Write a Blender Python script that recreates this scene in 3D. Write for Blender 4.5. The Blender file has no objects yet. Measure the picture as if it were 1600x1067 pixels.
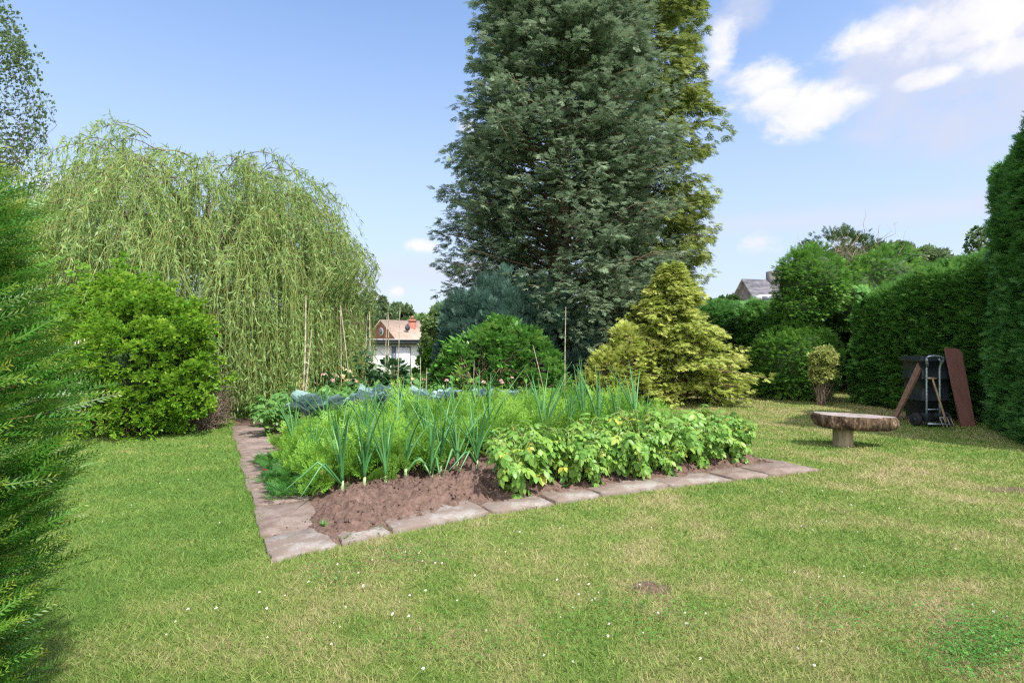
import bpy, math, random
import numpy as np
R = math.radians
PI = math.pi
sc = bpy.context.scene
COL = sc.collection

# ------------------------------------------------------------------ camera
H = 1.5                      # eye height
FP = 900.0                   # focal length in photo pixels (1600 wide)
cam = bpy.data.objects.new('camera', bpy.data.cameras.new('camera'))
COL.objects.link(cam)
cam.location = (0, 0, H)
cam.rotation_euler = (R(90), 0, 0)
cam.data.sensor_width = 36
cam.data.lens = FP / 1600 * 36
cam.data.clip_end = 3000
cam.data.clip_start = 0.05
sc.camera = cam

# ------------------------------------------------------------------ light
SUN_EL, SUN_X, SUN_Y = R(55), 0.66, -0.75        # sun: to the right, a little behind
sun_az = math.atan2(SUN_X, SUN_Y)                # from +Y clockwise
sd = bpy.data.lights.new('sun', 'SUN')
sd.energy = 2.7
sd.angle = R(0.6)
sd.color = (1.0, 0.95, 0.86)
sun = bpy.data.objects.new('sun', sd)
COL.objects.link(sun)
sun.rotation_euler = (R(90) - SUN_EL, 0, PI - sun_az)
sun.location = (10, -5, 20)
EXPO, SKY = 1.45, 0.15
sc.cycles.use_denoising = False
sc.cycles.pixel_filter_type = 'BLACKMAN_HARRIS'
sc.cycles.filter_width = 1.3
sc.view_settings.view_transform = 'Standard'
sc.view_settings.look = 'None'
sc.view_settings.exposure = EXPO
sc.view_settings.gamma = 1
sc.cycles.max_bounces = 7
sc.cycles.diffuse_bounces = 4
sc.cycles.glossy_bounces = 2
sc.cycles.transmission_bounces = 4

world = bpy.data.worlds.new('World')
sc.world = world
world.use_nodes = True
wn = world.node_tree
wn.nodes.clear()
WL = wn.links


def wnode(t, **kw):
    n = wn.nodes.new(t)
    for k, v in kw.items():
        setattr(n, k, v)
    return n


wout = wnode('ShaderNodeOutputWorld')
sky = wnode('ShaderNodeTexSky', sky_type='NISHITA', sun_disc=False)
sky.sun_elevation = SUN_EL
sky.sun_rotation = sun_az
sky.altitude = 100
sky.air_density = 1.0
sky.dust_density = 1.2
sky.ozone_density = 2.0
bg = wnode('ShaderNodeBackground')
bg.inputs['Strength'].default_value = SKY
WL.new(bg.outputs[0], wout.inputs[0])
tc = wnode('ShaderNodeTexCoord')


def wmath(op, a, b=None, clamp=False):
    n = wnode('ShaderNodeMath', operation=op, use_clamp=clamp)
    for i, v in enumerate((a, b)):
        if v is None:
            continue
        if isinstance(v, (int, float)):
            n.inputs[i].default_value = v
        else:
            WL.new(v, n.inputs[i])
    return n.outputs[0]


def wvec(op, a, b=None):
    n = wnode('ShaderNodeVectorMath', operation=op)
    for i, v in enumerate((a, b)):
        if v is None:
            continue
        if isinstance(v, tuple):
            n.inputs[i].default_value = v
        else:
            WL.new(v, n.inputs[i])
    return n


dirv = wvec('NORMALIZE', tc.outputs['Generated']).outputs[0]
sepd = wnode('ShaderNodeSeparateXYZ')
WL.new(dirv, sepd.inputs[0])


def cloud_mask(blobs, nscale, nk, lo, hi, off=(0, 0, 0), stretch=(1, 1, 1.5)):
    acc = None
    for (azx, el, rx, rz, wgt) in blobs:
        l = math.sqrt(azx * azx + 1 + el * el)
        c = (azx / l, 1 / l, el / l)
        sub = wvec('SUBTRACT', dirv, c).outputs[0]
        sclv = wvec('MULTIPLY', sub, (1 / rx, 1 / 0.5, 1 / rz)).outputs[0]
        ln = wvec('LENGTH', sclv).outputs['Value']
        v = wmath('MULTIPLY', wmath('SUBTRACT', 1.0, ln, True), wgt)
        acc = v if acc is None else wmath('MAXIMUM', acc, v)
    mp = wnode('ShaderNodeMapping')
    mp.inputs['Scale'].default_value = stretch
    mp.inputs['Location'].default_value = off
    WL.new(dirv, mp.inputs[0])
    no = wnode('ShaderNodeTexNoise')
    no.inputs['Scale'].default_value = nscale
    no.inputs['Detail'].default_value = 9
    no.inputs['Roughness'].default_value = 0.6
    no.inputs['Distortion'].default_value = 0.3
    WL.new(mp.outputs[0], no.inputs[0])
    nz = wmath('MULTIPLY', wmath('SUBTRACT', no.outputs['Fac'], 0.5), nk)
    # noise only matters where there is a blob
    gate = wmath('MULTIPLY', acc, 4.0, True)
    s = wmath('ADD', acc, wmath('MULTIPLY', nz, gate))
    mr = wnode('ShaderNodeMapRange', interpolation_type='SMOOTHSTEP')
    mr.inputs['From Min'].default_value = lo
    mr.inputs['From Max'].default_value = hi
    WL.new(s, mr.inputs['Value'])
    return mr.outputs[0], no.outputs['Fac']


def A(px):
    return (px - 800) / FP


def E(py):
    return (533 - py) / FP


# soft grey-lilac sheet of cloud upper right, bright cumulus puffs, low faint puffs
sheet, sn = cloud_mask([(A(1430), E(75), .19, .10, 1.0), (A(1560), E(30), .22, .12, 1.1), (A(1350), E(110), .10, .05, .7),
                        (A(1150), E(20), .08, .05, .7), (A(1800), E(40), .35, .15, 1.1), (A(2300), E(200), .5, .12, 1.0)],
                       7.0, 1.8, 0.12, 0.75, (3, 1, 0))
puff, pn = cloud_mask([(A(1262), E(172), .088, .052, 1.15), (A(1185), E(130), .08, .05, .85), (A(1210), E(160), .07, .045, 1.0),
                       (A(1130), E(75), .035, .06, .8), (A(1540), E(25), .13, .05, .9), (A(1380), E(55), .09, .035, .75), (A(1580), E(85), .08, .03, .8), (A(1465), E(118), .05, .018, .85),
                       (A(1190), E(378), .045, .03, .8), (A(735), E(200), .03, .02, .7), (A(85), E(290), .04, .02, .75),
                       (A(655), E(385), .06, .018, .7), (A(618), E(455), .02, .014, .7), (A(-500), E(250), .3, .1, 1.0)],
                      15.0, 1.7, 0.10, 0.75, (0, 2, 1))
low, ln_ = cloud_mask([(A(650), E(430), .45, .06, .9), (A(1250), E(345), .4, .03, .9), (A(1450), E(330), .3, .035, .9), (A(400), E(420), .5, .05, .8)],
                      4.0, 1.0, 0.1, 0.9, (0, 0, 0), (1, 1, 5))
horiz = wnode('ShaderNodeMapRange', interpolation_type='SMOOTHSTEP')
horiz.inputs['From Min'].default_value = -0.02
horiz.inputs['From Max'].default_value = 0.60
horiz.inputs['To Min'].default_value = 0.78
horiz.inputs['To Max'].default_value = 0.0
WL.new(sepd.outputs['Z'], horiz.inputs['Value'])


def wmix(fac, a, b):
    n = wnode('ShaderNodeMix', data_type='RGBA')
    if isinstance(fac, (int, float)):
        n.inputs[0].default_value = fac
    else:
        WL.new(fac, n.inputs[0])
    for i, v in ((6, a), (7, b)):
        if isinstance(v, tuple):
            n.inputs[i].default_value = (*v, 1)
        else:
            WL.new(v, n.inputs[i])
    return n.outputs[2]


k = 1 / SKY / (2 ** EXPO)
def CL(r, g, b): return (r * k, g * k, b * k)
skyt = wmix(1.0, sky.outputs[0], (.64, .67, .71))
skyt.node.blend_type = 'MULTIPLY'
c0 = wmix(horiz.outputs[0], skyt, CL(.66, .72, .90))
c1 = wmix(wmath('MULTIPLY', low, .55), c0, CL(.78, .80, .93))
c2 = wmix(wmath('MULTIPLY', sheet, .75), c1, CL(.72, .75, .89))
shade = wnode('ShaderNodeMapRange')
shade.inputs['From Min'].default_value = .42
shade.inputs['From Max'].default_value = .62
WL.new(sn, shade.inputs['Value'])
puffcol = wmix(wmath('MULTIPLY', shade.outputs[0], .35), CL(1.05, 1.03, 1.06), CL(.72, .74, .88))
c3 = wmix(wmath('MULTIPLY', puff, .95), c2, puffcol)
# broken cloud added in the unseen sky behind the viewpoint, overbright for frontal fill
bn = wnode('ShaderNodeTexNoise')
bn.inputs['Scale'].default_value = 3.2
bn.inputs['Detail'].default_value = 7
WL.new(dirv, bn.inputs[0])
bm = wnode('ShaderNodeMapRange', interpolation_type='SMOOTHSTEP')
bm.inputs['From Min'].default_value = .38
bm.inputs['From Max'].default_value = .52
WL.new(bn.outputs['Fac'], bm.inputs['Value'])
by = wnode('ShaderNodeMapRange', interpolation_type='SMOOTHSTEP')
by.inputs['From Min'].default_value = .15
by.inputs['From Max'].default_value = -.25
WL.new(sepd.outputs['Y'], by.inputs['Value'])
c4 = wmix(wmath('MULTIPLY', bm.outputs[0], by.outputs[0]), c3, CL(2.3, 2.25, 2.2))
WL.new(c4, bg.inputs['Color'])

# ------------------------------------------------------------------ helpers
UP = np.array([0., 0., 1.])


def nrm(v):
    return v / np.maximum(np.linalg.norm(v, axis=-1, keepdims=True), 1e-9)


def _h(ix, iy, iz, seed):
    n = (ix * 374761393 + iy * 668265263 + iz * 2147483647 % 1000003 + seed * 974634777) & 0xffffffff
    n = ((n ^ (n >> 13)) * 1274126177) & 0xffffffff
    n = ((n ^ (n >> 16)) * 2246822519) & 0xffffffff
    return ((n >> 8) & 0xffff) / 65535.0


def vnoise(p, seed=0):
    p = np.asarray(p, float)
    i = np.floor(p).astype(np.int64)
    f = p - i
    f = f * f * (3 - 2 * f)
    out = 0
    for dx in (0, 1):
        for dy in (0, 1):
            for dz in (0, 1):
                w = (f[..., 0] if dx else 1 - f[..., 0]) * (f[..., 1] if dy else 1 - f[..., 1]) * (f[..., 2] if dz else 1 - f[..., 2])
                out = out + w * _h(i[..., 0] + dx, i[..., 1] + dy, (i[..., 2] + dz) * 31 + 7, seed)
    return out


def fbm(p, oct=4, seed=0):
    a, s, t = 0.5, 0, 0
    p = np.asarray(p, float)
    for o in range(oct):
        s = s + a * vnoise(p, seed + o)
        t += a
        a *= .5
        p = p * 2.03 + 11.3
    return s / t


def frames(D, N):
    y = nrm(D)
    x = nrm(np.cross(y, N))
    z = np.cross(x, y)
    return np.stack([x, y, z], axis=-1)


class Geo:
    def __init__(s):
        s.V, s.L, s.S, s.T, s.P, s.n = [], [], [], [], [], 0

    def add(s, V, F, tint=0.5, tip=0.0):
        V = np.asarray(V, float).reshape(-1, 3)
        F = np.asarray(F, int)
        s.V.append(V)
        s.L.append((F + s.n).ravel())
        s.S.append(np.full(len(F), F.shape[1], int))
        s.T.append(np.broadcast_to(np.asarray(tint, float), (len(V),)).copy())
        s.P.append(np.broadcast_to(np.asarray(tip, float), (len(V),)).copy())
        s.n += len(V)
        return s

    def scatter(s, tpl, O, D, N, S, tint, tipscale=None):
        tv, tf, tt = tpl
        n = len(O)
        if n == 0:
            return s
        Rm = frames(D, N)
        S = np.asarray(S, float)
        if S.ndim == 0:
            S = np.full(n, float(S))
        if S.ndim == 1:
            S = S[:, None]
        loc = tv[None, :, :] * S[:, None, :]
        V = np.einsum('nij,nkj->nki', Rm, loc) + O[:, None, :]
        F = tf[None] + (np.arange(n) * len(tv))[:, None, None]
        tip = np.broadcast_to(tt[None], (n, len(tv)))
        if tipscale is not None:
            tip = tip * tipscale[:, None]
        tint = np.broadcast_to(np.asarray(tint, float), (n,))
        return s.add(V.reshape(-1, 3), F.reshape(-1, tf.shape[1]), np.repeat(tint, len(tv)), tip.ravel())

    def tubes(s, P, r, sides=4, tint=0.5):
        """P (M,K,3) polylines, r (M,K) radii"""
        P = np.asarray(P, float)
        if P.ndim == 2:
            P = P[None]
        M, K, _ = P.shape
        r = np.broadcast_to(np.asarray(r, float), (M, K))
        T = np.gradient(P, axis=1)
        T = nrm(T)
        ref = np.where(np.abs(nrm(P[:, -1] - P[:, 0])[:, 2:3]) > .9, np.array([[1., 0, 0]]), np.array([[0, 0, 1.]]))[:, None, :]
        X = nrm(np.cross(T, ref))
        Y = np.cross(T, X)
        a = np.arange(sides) / sides * 2 * PI
        V = P[:, :, None, :] + r[:, :, None, None] * (np.cos(a)[None, None, :, None] * X[:, :, None, :] + np.sin(a)[None, None, :, None] * Y[:, :, None, :])
        idx = np.arange(M * K * sides).reshape(M, K, sides)
        nx = np.roll(idx, -1, axis=2)
        F = np.stack([idx[:, :-1], nx[:, :-1], nx[:, 1:], idx[:, 1:]], axis=-1).reshape(-1, 4)
        tint = np.asarray(tint, float)
        if tint.ndim == 1:
            tint = np.repeat(tint, K * sides)
        s.add(V.reshape(-1, 3), F, tint)
        if sides > 2:
            caps = np.concatenate([idx[:, 0, ::-1], idx[:, -1, :]])
            s.L.append((caps + (s.n - M * K * sides)).ravel())
            s.S.append(np.full(len(caps), sides, int))
        return s

    def box(s, lo, hi, tint=.5, rot=0, piv=(0, 0, 0)):
        x0, y0, z0 = lo
        x1, y1, z1 = hi
        V = np.array([(x0, y0, z0), (x1, y0, z0), (x1, y1, z0), (x0, y1, z0), (x0, y0, z1), (x1, y0, z1), (x1, y1, z1), (x0, y1, z1)], float)
        if rot:
            c, n_ = math.cos(rot), math.sin(rot)
            W = V - np.array(piv)
            V = np.stack([W[:, 0] * c - W[:, 1] * n_, W[:, 0] * n_ + W[:, 1] * c, W[:, 2]], -1) + np.array(piv)
        return s.add(V, [(0, 3, 2, 1), (4, 5, 6, 7), (0, 1, 5, 4), (1, 2, 6, 5), (2, 3, 7, 6), (3, 0, 4, 7)], tint)

    def build(s, name, mat, parent=None, base=(0, 0, 0), smooth=False, bevel=0):
        V = np.concatenate(s.V) - np.array(base, float)
        L = np.concatenate(s.L).astype(np.int32)
        S = np.concatenate(s.S)
        me = bpy.data.meshes.new(name)
        me.vertices.add(len(V))
        me.vertices.foreach_set('co', V.astype(np.float32).ravel())
        me.loops.add(len(L))
        me.loops.foreach_set('vertex_index', L)
        me.polygons.add(len(S))
        me.polygons.foreach_set('loop_start', np.concatenate([[0], np.cumsum(S)[:-1]]).astype(np.int32))
        me.update(calc_edges=True)
        for an, arr in (('tint', s.T), ('tip', s.P)):
            at = me.attributes.new(an, 'FLOAT', 'POINT')
            at.data.foreach_set('value', np.concatenate(arr).astype(np.float32))
        if smooth:
            me.polygons.foreach_set('use_smooth', np.ones(len(S), bool))
        me.materials.append(mat)
        o = bpy.data.objects.new(name, me)
        COL.objects.link(o)
        if parent:
            o.parent = parent
        else:
            o.location = base
        if bevel:
            b = o.modifiers.new('bevel', 'BEVEL')
            b.width = bevel
            b.segments = 2
            b.limit_method = 'ANGLE'
        return o


def tag(o, label=None, cat=None, group=None, kind=None):
    if label: o['label'] = label
    if cat: o['category'] = cat
    if group: o['group'] = group
    if kind: o['kind'] = kind
    return o


def thing(name, label, cat, loc=(0, 0, 0), group=None, rz=0):
    o = bpy.data.objects.new(name, None)
    o.empty_display_size = .2
    COL.objects.link(o)
    o.location = loc
    o.rotation_euler = (0, 0, rz)
    return tag(o, label, cat, group)


def copy_thing(root, loc, rz, scale, label=None):
    r = root.copy()
    COL.objects.link(r)
    r.location = loc
    r.rotation_euler = (0, 0, rz)
    r.scale = (scale,) * 3
    if label: r['label'] = label
    for ch in list(root.children):
        c = ch.copy()
        COL.objects.link(c)
        c.parent = r
    return r


def at(px, py, d):
    """world point seen at photo pixel px,py at distance d"""
    return np.array([(px - 800) / FP * d, d, H - (py - 533) / FP * d])


def gnd(px, py):
    d = H * FP / (py - 533)
    return np.array([(px - 800) / FP * d, d, 0.])


# ------------------------------------------------------------------ materials
def newmat(name):
    m = bpy.data.materials.new(name)
    m.use_nodes = True
    t = m.node_tree
    b = t.nodes['Principled BSDF']
    return m, t, b


def N(t, typ, **kw):
    n = t.nodes.new(typ)
    for k_, v in kw.items():
        setattr(n, k_, v)
    return n


def ramp(t, src, stops, interp='LINEAR'):
    r = N(t, 'ShaderNodeValToRGB')
    r.color_ramp.interpolation = interp
    el = r.color_ramp.elements
    while len(el) > 1:
        el.remove(el[-1])
    el[0].position = stops[0][0]
    el[0].color = (*stops[0][1], 1)
    for p, c in stops[1:]:
        e = el.new(p)
        e.color = (*c, 1)
    t.links.new(src, r.inputs[0])
    return r.outputs[0]


def mix(t, fac, a, b, mode='MIX'):
    n = N(t, 'ShaderNodeMix', data_type='RGBA', blend_type=mode)
    if isinstance(fac, (int, float)):
        n.inputs[0].default_value = fac
    else:
        t.links.new(fac, n.inputs[0])
    for i, v in ((6, a), (7, b)):
        if isinstance(v, tuple):
            n.inputs[i].default_value = (*v, 1)
        else:
            t.links.new(v, n.inputs[i])
    return n.outputs[2]


def noise(t, scale, detail=4, rough=.55, coord='Object', stretch=None, dist=0):
    c = N(t, 'ShaderNodeTexCoord')
    n = N(t, 'ShaderNodeTexNoise')
    n.inputs['Scale'].default_value = scale
    n.inputs['Detail'].default_value = detail
    n.inputs['Roughness'].default_value = rough
    n.inputs['Distortion'].default_value = dist
    if stretch:
        mp = N(t, 'ShaderNodeMapping')
        mp.inputs['Scale'].default_value = stretch
        t.links.new(c.outputs[coord], mp.inputs[0])
        t.links.new(mp.outputs[0], n.inputs[0])
    else:
        t.links.new(c.outputs[coord], n.inputs[0])
    return n.outputs['Fac']


def bump(t, b, src, strength, dist=.02):
    n = N(t, 'ShaderNodeBump')
    n.inputs['Strength'].default_value = strength
    n.inputs['Distance'].default_value = dist
    t.links.new(src, n.inputs['Height'])
    t.links.new(n.outputs[0], b.inputs['Normal'])


def leafmat(name, stops, tipcol=None, rough=.5, trans=.3, spec=.35, tcol=1.3):
    m, t, b = newmat(name)
    a = N(t, 'ShaderNodeAttribute', attribute_name='tint')
    c = ramp(t, a.outputs['Fac'], stops)
    if tipcol:
        a2 = N(t, 'ShaderNodeAttribute', attribute_name='tip')
        c = mix(t, a2.outputs['Fac'], c, tipcol)
    t.links.new(c, b.inputs['Base Color'])
    b.inputs['Roughness'].default_value = rough
    b.inputs['Specular IOR Level'].default_value = spec
    tr = N(t, 'ShaderNodeBsdfTranslucent')
    g = N(t, 'ShaderNodeGamma')
    g.inputs[1].default_value = 0.85
    t.links.new(c, g.inputs[0])
    t.links.new(g.outputs[0], tr.inputs[0])
    ms = N(t, 'ShaderNodeMixShader')
    ms.inputs[0].default_value = trans
    t.links.new(b.outputs[0], ms.inputs[1])
    t.links.new(tr.outputs[0], ms.inputs[2])
    t.links.new(ms.outputs[0], t.nodes['Material Output'].inputs[0])
    return m


def plain(name, stops, scale=6, rough=.7, detail=5, bmp=.3, bd=.01, stretch=None, metal=0, spec=.3, coord='Object', dist=0):
    m, t, b = newmat(name)
    n = noise(t, scale, detail, .6, coord, stretch, dist)
    t.links.new(ramp(t, n, stops), b.inputs['Base Color'])
    b.inputs['Roughness'].default_value = rough
    b.inputs['Metallic'].default_value = metal
    b.inputs['Specular IOR Level'].default_value = spec
    if bmp:
        bump(t, b, n, bmp, bd)
    return m


M = {}
M['bark'] = plain('bark', [(.3, (.07, .05, .035)), (.7, (.17, .13, .10))], 12, .9, 6, .8, .03, (1, 1, .25))
M['twig'] = plain('twig', [(.3, (.12, .08, .05)), (.7, (.26, .18, .11))], 20, .8)
M['deadtwig'] = plain('dead_twig', [(.3, (.18, .13, .10)), (.7, (.36, .28, .22))], 20, .8)
M['withy'] = plain('withy', [(.3, (.20, .24, .06)), (.7, (.36, .36, .11))], 20, .6)
M['yew'] = leafmat('yew_needles', [(0, (.02, .085, .010)), (.5, (.05, .18, .020)), (.85, (.095, .27, .03)), (1, (.17, .33, .04))], (.46, .42, .07), .36, .28, .5)
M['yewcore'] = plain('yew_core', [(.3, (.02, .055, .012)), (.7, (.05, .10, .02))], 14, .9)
M['willow'] = leafmat('willow_leaves', [(0, (.13, .24, .06)), (.5, (.21, .34, .10)), (.85, (.31, .45, .16)), (1, (.44, .45, .14))], None, .45, .42, .4)
M['shrub'] = leafmat('shrub_leaves', [(0, (.08, .22, .015)), (.5, (.15, .33, .025)), (1, (.29, .46, .045))], (.40, .52, .06), .5, .42)
M['birch'] = leafmat('birch_leaves', [(0, (.09, .15, .06)), (1, (.18, .26, .11))], None, .45, .4)
M['blue'] = leafmat('blue_cypress', [(0, (.055, .105, .055)), (.5, (.125, .20, .11)), (.85, (.22, .31, .19)), (1, (.33, .41, .27))], (.33, .39, .26), .6, .26)
M['juniper'] = leafmat('blue_juniper', [(0, (.03, .085, .065)), (.6, (.075, .165, .13)), (1, (.15, .27, .22))], (.20, .30, .25), .6, .18)
M['olive'] = leafmat('gold_cypress_tall', [(0, (.08, .135, .025)), (.5, (.16, .22, .045)), (1, (.27, .32, .08))], (.30, .33, .09), .55, .3)
M['gold'] = leafmat('gold_conifer', [(0, (.15, .24, .03)), (.4, (.29, .38, .06)), (.8, (.47, .52, .13)), (1, (.60, .60, .22))], (.62, .60, .21), .55, .3)
M['laurel'] = leafmat('laurel_leaves', [(0, (.05, .16, .025)), (.6, (.11, .28, .045)), (1, (.26, .42, .09))], None, .3, .3, .5)
M['hedge'] = leafmat('hedge_sprays', [(0, (.045, .15, .028)), (.5, (.085, .25, .045)), (.85, (.14, .36, .065)), (1, (.24, .44, .09))], (.27, .45, .09), .55, .33)
M['tallhedge'] = leafmat('tall_hedge_sprays', [(0, (.04, .15, .035)), (.5, (.08, .26, .055)), (1, (.18, .38, .09))], (.24, .40, .11), .55, .3)
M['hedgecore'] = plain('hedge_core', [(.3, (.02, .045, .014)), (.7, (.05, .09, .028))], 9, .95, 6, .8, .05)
M['topiary'] = leafmat('topiary_leaves', [(0, (.045, .14, .02)), (.6, (.095, .26, .038)), (1, (.21, .42, .06))], (.28, .46, .07), .5, .33)
M['darkyew'] = leafmat('dark_yew', [(0, (.03, .07, .016)), (1, (.075, .15, .035))], (.11, .17, .05), .5, .25)
M['fartree'] = leafmat('far_leaves', [(0, (.08, .14, .06)), (1, (.19, .27, .12))], None, .6, .3)
M['fartree2'] = leafmat('far_leaves_light', [(0, (.12, .22, .07)), (1, (.27, .38, .14))], None, .6, .35)
M['nandina'] = leafmat('pale_shrub_leaves', [(0, (.12, .22, .04)), (.5, (.40, .45, .14)), (1, (.62, .60, .26))], None, .5, .35)
M['carrot'] = leafmat('carrot_leaves', [(0, (.09, .25, .025)), (.5, (.18, .38, .045)), (.9, (.29, .49, .07)), (1, (.40, .46, .09))], (.30, .49, .07), .5, .45)
M['carrotdark'] = leafmat('carrot_low_leaves', [(0, (.03, .13, .02)), (1, (.08, .22, .03))], None, .5, .35)
M['potato'] = leafmat('potato_leaves', [(0, (.10, .25, .04)), (.45, (.17, .34, .06)), (.88, (.28, .43, .08)), (1, (.52, .52, .09))], None, .42, .38, .4)
M['potatoback'] = leafmat('potato_back_leaves', [(0, (.06, .17, .035)), (.6, (.12, .28, .06)), (1, (.22, .36, .08))], None, .42, .35, .4)
M['stem'] = plain('green_stem', [(.3, (.14, .22, .05)), (.7, (.24, .24, .09))], 20, .6)
M['leek'] = leafmat('leek_leaves', [(0, (.045, .17, .05)), (.6, (.09, .27, .085)), (1, (.20, .40, .15))], (.45, .45, .25), .38, .2, .5)
M['leekstem'] = plain('leek_stem', [(.3, (.25, .38, .16)), (.7, (.45, .52, .30))], 12, .5, 3, 0)
M['cabbage'] = leafmat('cabbage_leaves', [(0, (.15, .26, .23)), (.6, (.24, .36, .36)), (1, (.34, .45, .48))], (.42, .50, .47), .5, .25, .4)
M['bean'] = leafmat('bean_leaves', [(0, (.02, .07, .02)), (1, (.07, .16, .06))], None, .45, .3, .4)
M['cream'] = leafmat('cream_petals', [(0, (.62, .50, .24)), (.5, (.75, .66, .40)), (1, (.85, .78, .62))], None, .6, .3)
M['pink'] = leafmat('pink_petals', [(0, (.75, .45, .45)), (1, (.85, .68, .66))], None, .6, .3)
M['white'] = leafmat('white_petals', [(0, (.72, .70, .62)), (1, (.86, .85, .80))], None, .6, .2)
M['clover'] = leafmat('clover_leaves', [(0, (.04, .15, .02)), (1, (.11, .28, .04))], None, .5, .3)
M['cane'] = plain('bamboo_cane', [(.35, (.22, .185, .13)), (.65, (.40, .36, .27))], 9, .6, 4, .2, .005, (1, 1, .3))
M['plankred'] = plain('red_brown_board', [(.3, (.14, .065, .055)), (.5, (.17, .08, .068)), (.75, (.21, .10, .085))], 2.5, .75, 4, .3, .004, (6, 6, .6))
M['plankdark'] = plain('brown_board', [(.3, (.09, .05, .035)), (.7, (.20, .12, .08))], 7, .8, 8, .3, .004, (6, 6, .6))
M['plastic'] = plain('black_plastic', [(.3, (.012, .018, .022)), (.7, (.028, .036, .042))], 5, .45, 3, .05)
M['rubber'] = plain('rubber', [(.3, (.012, .012, .013)), (.7, (.03, .03, .032))], 20, .75)
M['steel'] = plain('galvanised_steel', [(.3, (.30, .36, .42)), (.7, (.48, .55, .62))], 15, .4, 4, .1, .002, None, .5)
M['iron'] = plain('fork_iron', [(.3, (.20, .18, .16)), (.7, (.36, .33, .30))], 18, .5, 4, .2, .003, None, .6)
M['handle'] = plain('fork_wood', [(.3, (.22, .15, .09)), (.7, (.38, .28, .18))], 12, .6, 6, .2, .003, (1, 1, .2))
M['postwood'] = plain('bench_post', [(.3, (.14, .115, .075)), (.7, (.30, .25, .17))], 8, .85, 8, .5, .01, (3, 3, .5))
M['logtop'] = plain('bench_top_wood', [(.3, (.15, .13, .125)), (.55, (.27, .235, .225)), (.75, (.35, .31, .30))], 7, .85, 9, .5, .012)
M['logbark'] = plain('bench_bark', [(.36, (.02, .014, .010)), (.5, (.075, .048, .030)), (.60, (.15, .10, .062)), (.72, (.34, .28, .22))], 17, .9, 9, 1.0, .05, (1, 1, .45))
M['render'] = plain('white_render', [(.3, (.66, .66, .67)), (.7, (.76, .76, .76))], 1.5, .9, 4, .1, .005)
M['fascia'] = plain('dark_fascia', [(.3, (.03, .035, .045)), (.7, (.05, .055, .07))], 3, .6)
M['felt'] = plain('flat_roof_felt', [(.3, (.30, .29, .33)), (.7, (.42, .41, .46))], 2, .9)
M['glass'] = plain('window_glass', [(.3, (.10, .12, .16)), (.7, (.16, .19, .25))], 1, .1, 2, 0)
M['blind'] = plain('pale_vertical_door', [(.3, (.50, .52, .60)), (.7, (.64, .66, .74))], 2, .6, 2, 0, .01, (12, 1, .2))
M['slate'] = plain('slate_roof', [(.3, (.10, .10, .12)), (.5, (.19, .185, .21)), (.75, (.36, .33, .33))], 1.6, .8, 9, .4, .03, (1, 1, 3))
M['stonewall'] = plain('grey_gable', [(.3, (.09, .08, .09)), (.7, (.20, .18, .18))], 3, .9)
M['flower_box'] = plain('grey_plastic', [(.3, (.12, .14, .17)), (.7, (.18, .20, .24))], 3, .6)
M['pipe'] = plain('black_pipe', [(.3, (.01, .01, .012)), (.7, (.02, .02, .022))], 3, .4)


def brickmat(name, c1, c2, mortar, scale):
    m, t, b = newmat(name)
    br = N(t, 'ShaderNodeTexBrick')
    br.inputs['Scale'].default_value = scale
    br.inputs['Color1'].default_value = (*c1, 1)
    br.inputs['Color2'].default_value = (*c2, 1)
    br.inputs['Mortar'].default_value = (*mortar, 1)
    br.inputs['Mortar Size'].default_value = .012
    c = N(t, 'ShaderNodeTexCoord')
    mp = N(t, 'ShaderNodeMapping')
    mp.inputs['Rotation'].default_value = (R(90), 0, 0)
    t.links.new(c.outputs['Object'], mp.inputs[0])
    t.links.new(mp.outputs[0], br.inputs[0])
    t.links.new(br.outputs[0], b.inputs['Base Color'])
    b.inputs['Roughness'].default_value = .9
    return m


M['brick'] = brickmat('red_brick', (.25, .085, .06), (.33, .12, .085), (.30, .20, .17), 4)
M['tile'] = plain('pink_roof_tiles', [(.3, (.30, .21, .17)), (.7, (.44, .33, .27))], 1.2, .85, 8, .4, .02, (1, 1, 4))


# slab: weathered concrete with lichen specks and trodden-in soil
def slabmat(name, base, dirt, amount):
    m, t, b = newmat(name)
    n1 = noise(t, 48, 9, .8)
    n2 = noise(t, 5.2, 8, .7)
    n3 = noise(t, 120, 3, .6)
    c = ramp(t, n1, [(.32, tuple(x * .55 for x in base)), (.5, base), (.68, tuple(min(x * 1.3, .9) for x in base))])
    g = ramp(t, n2, [(.5 - amount, (1, 1, 1)), (.62 - amount * .5, (0, 0, 0))])
    c = mix(t, g, dirt, c) if False else mix(t, g, c, dirt)
    sp = ramp(t, n3, [(.68, (0, 0, 0)), (.74, (1, 1, 1))])
    c = mix(t, sp, c, tuple(x * .5 for x in base))
    t.links.new(c, b.inputs['Base Color'])
    b.inputs['Roughness'].default_value = .9
    bump(t, b, n1, .5, .008)
    return m


M['slab_grey'] = slabmat('slab_grey', (.245, .222, .208), (.175, .135, .115), .03)
M['slab_brown'] = slabmat('slab_brown', (.205, .160, .140), (.14, .098, .080), .10)
# soil
m, t, b = newmat('soil')
n1 = noise(t, 22, 8, .7)
n2 = noise(t, 2.0, 3, .5)
c = ramp(t, n1, [(.3, (.055, .037, .030)), (.5, (.13, .088, .073)), (.72, (.22, .155, .13))])
c = mix(t, .25, c, ramp(t, n2, [(.35, (.07, .038, .03)), (.65, (.17, .105, .085))]))
t.links.new(c, b.inputs['Base Color'])
b.inputs['Roughness'].default_value = .95
b.inputs['Specular IOR Level'].default_value = .1
bump(t, b, n1, .8, .02)
M['soil'] = m


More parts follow.
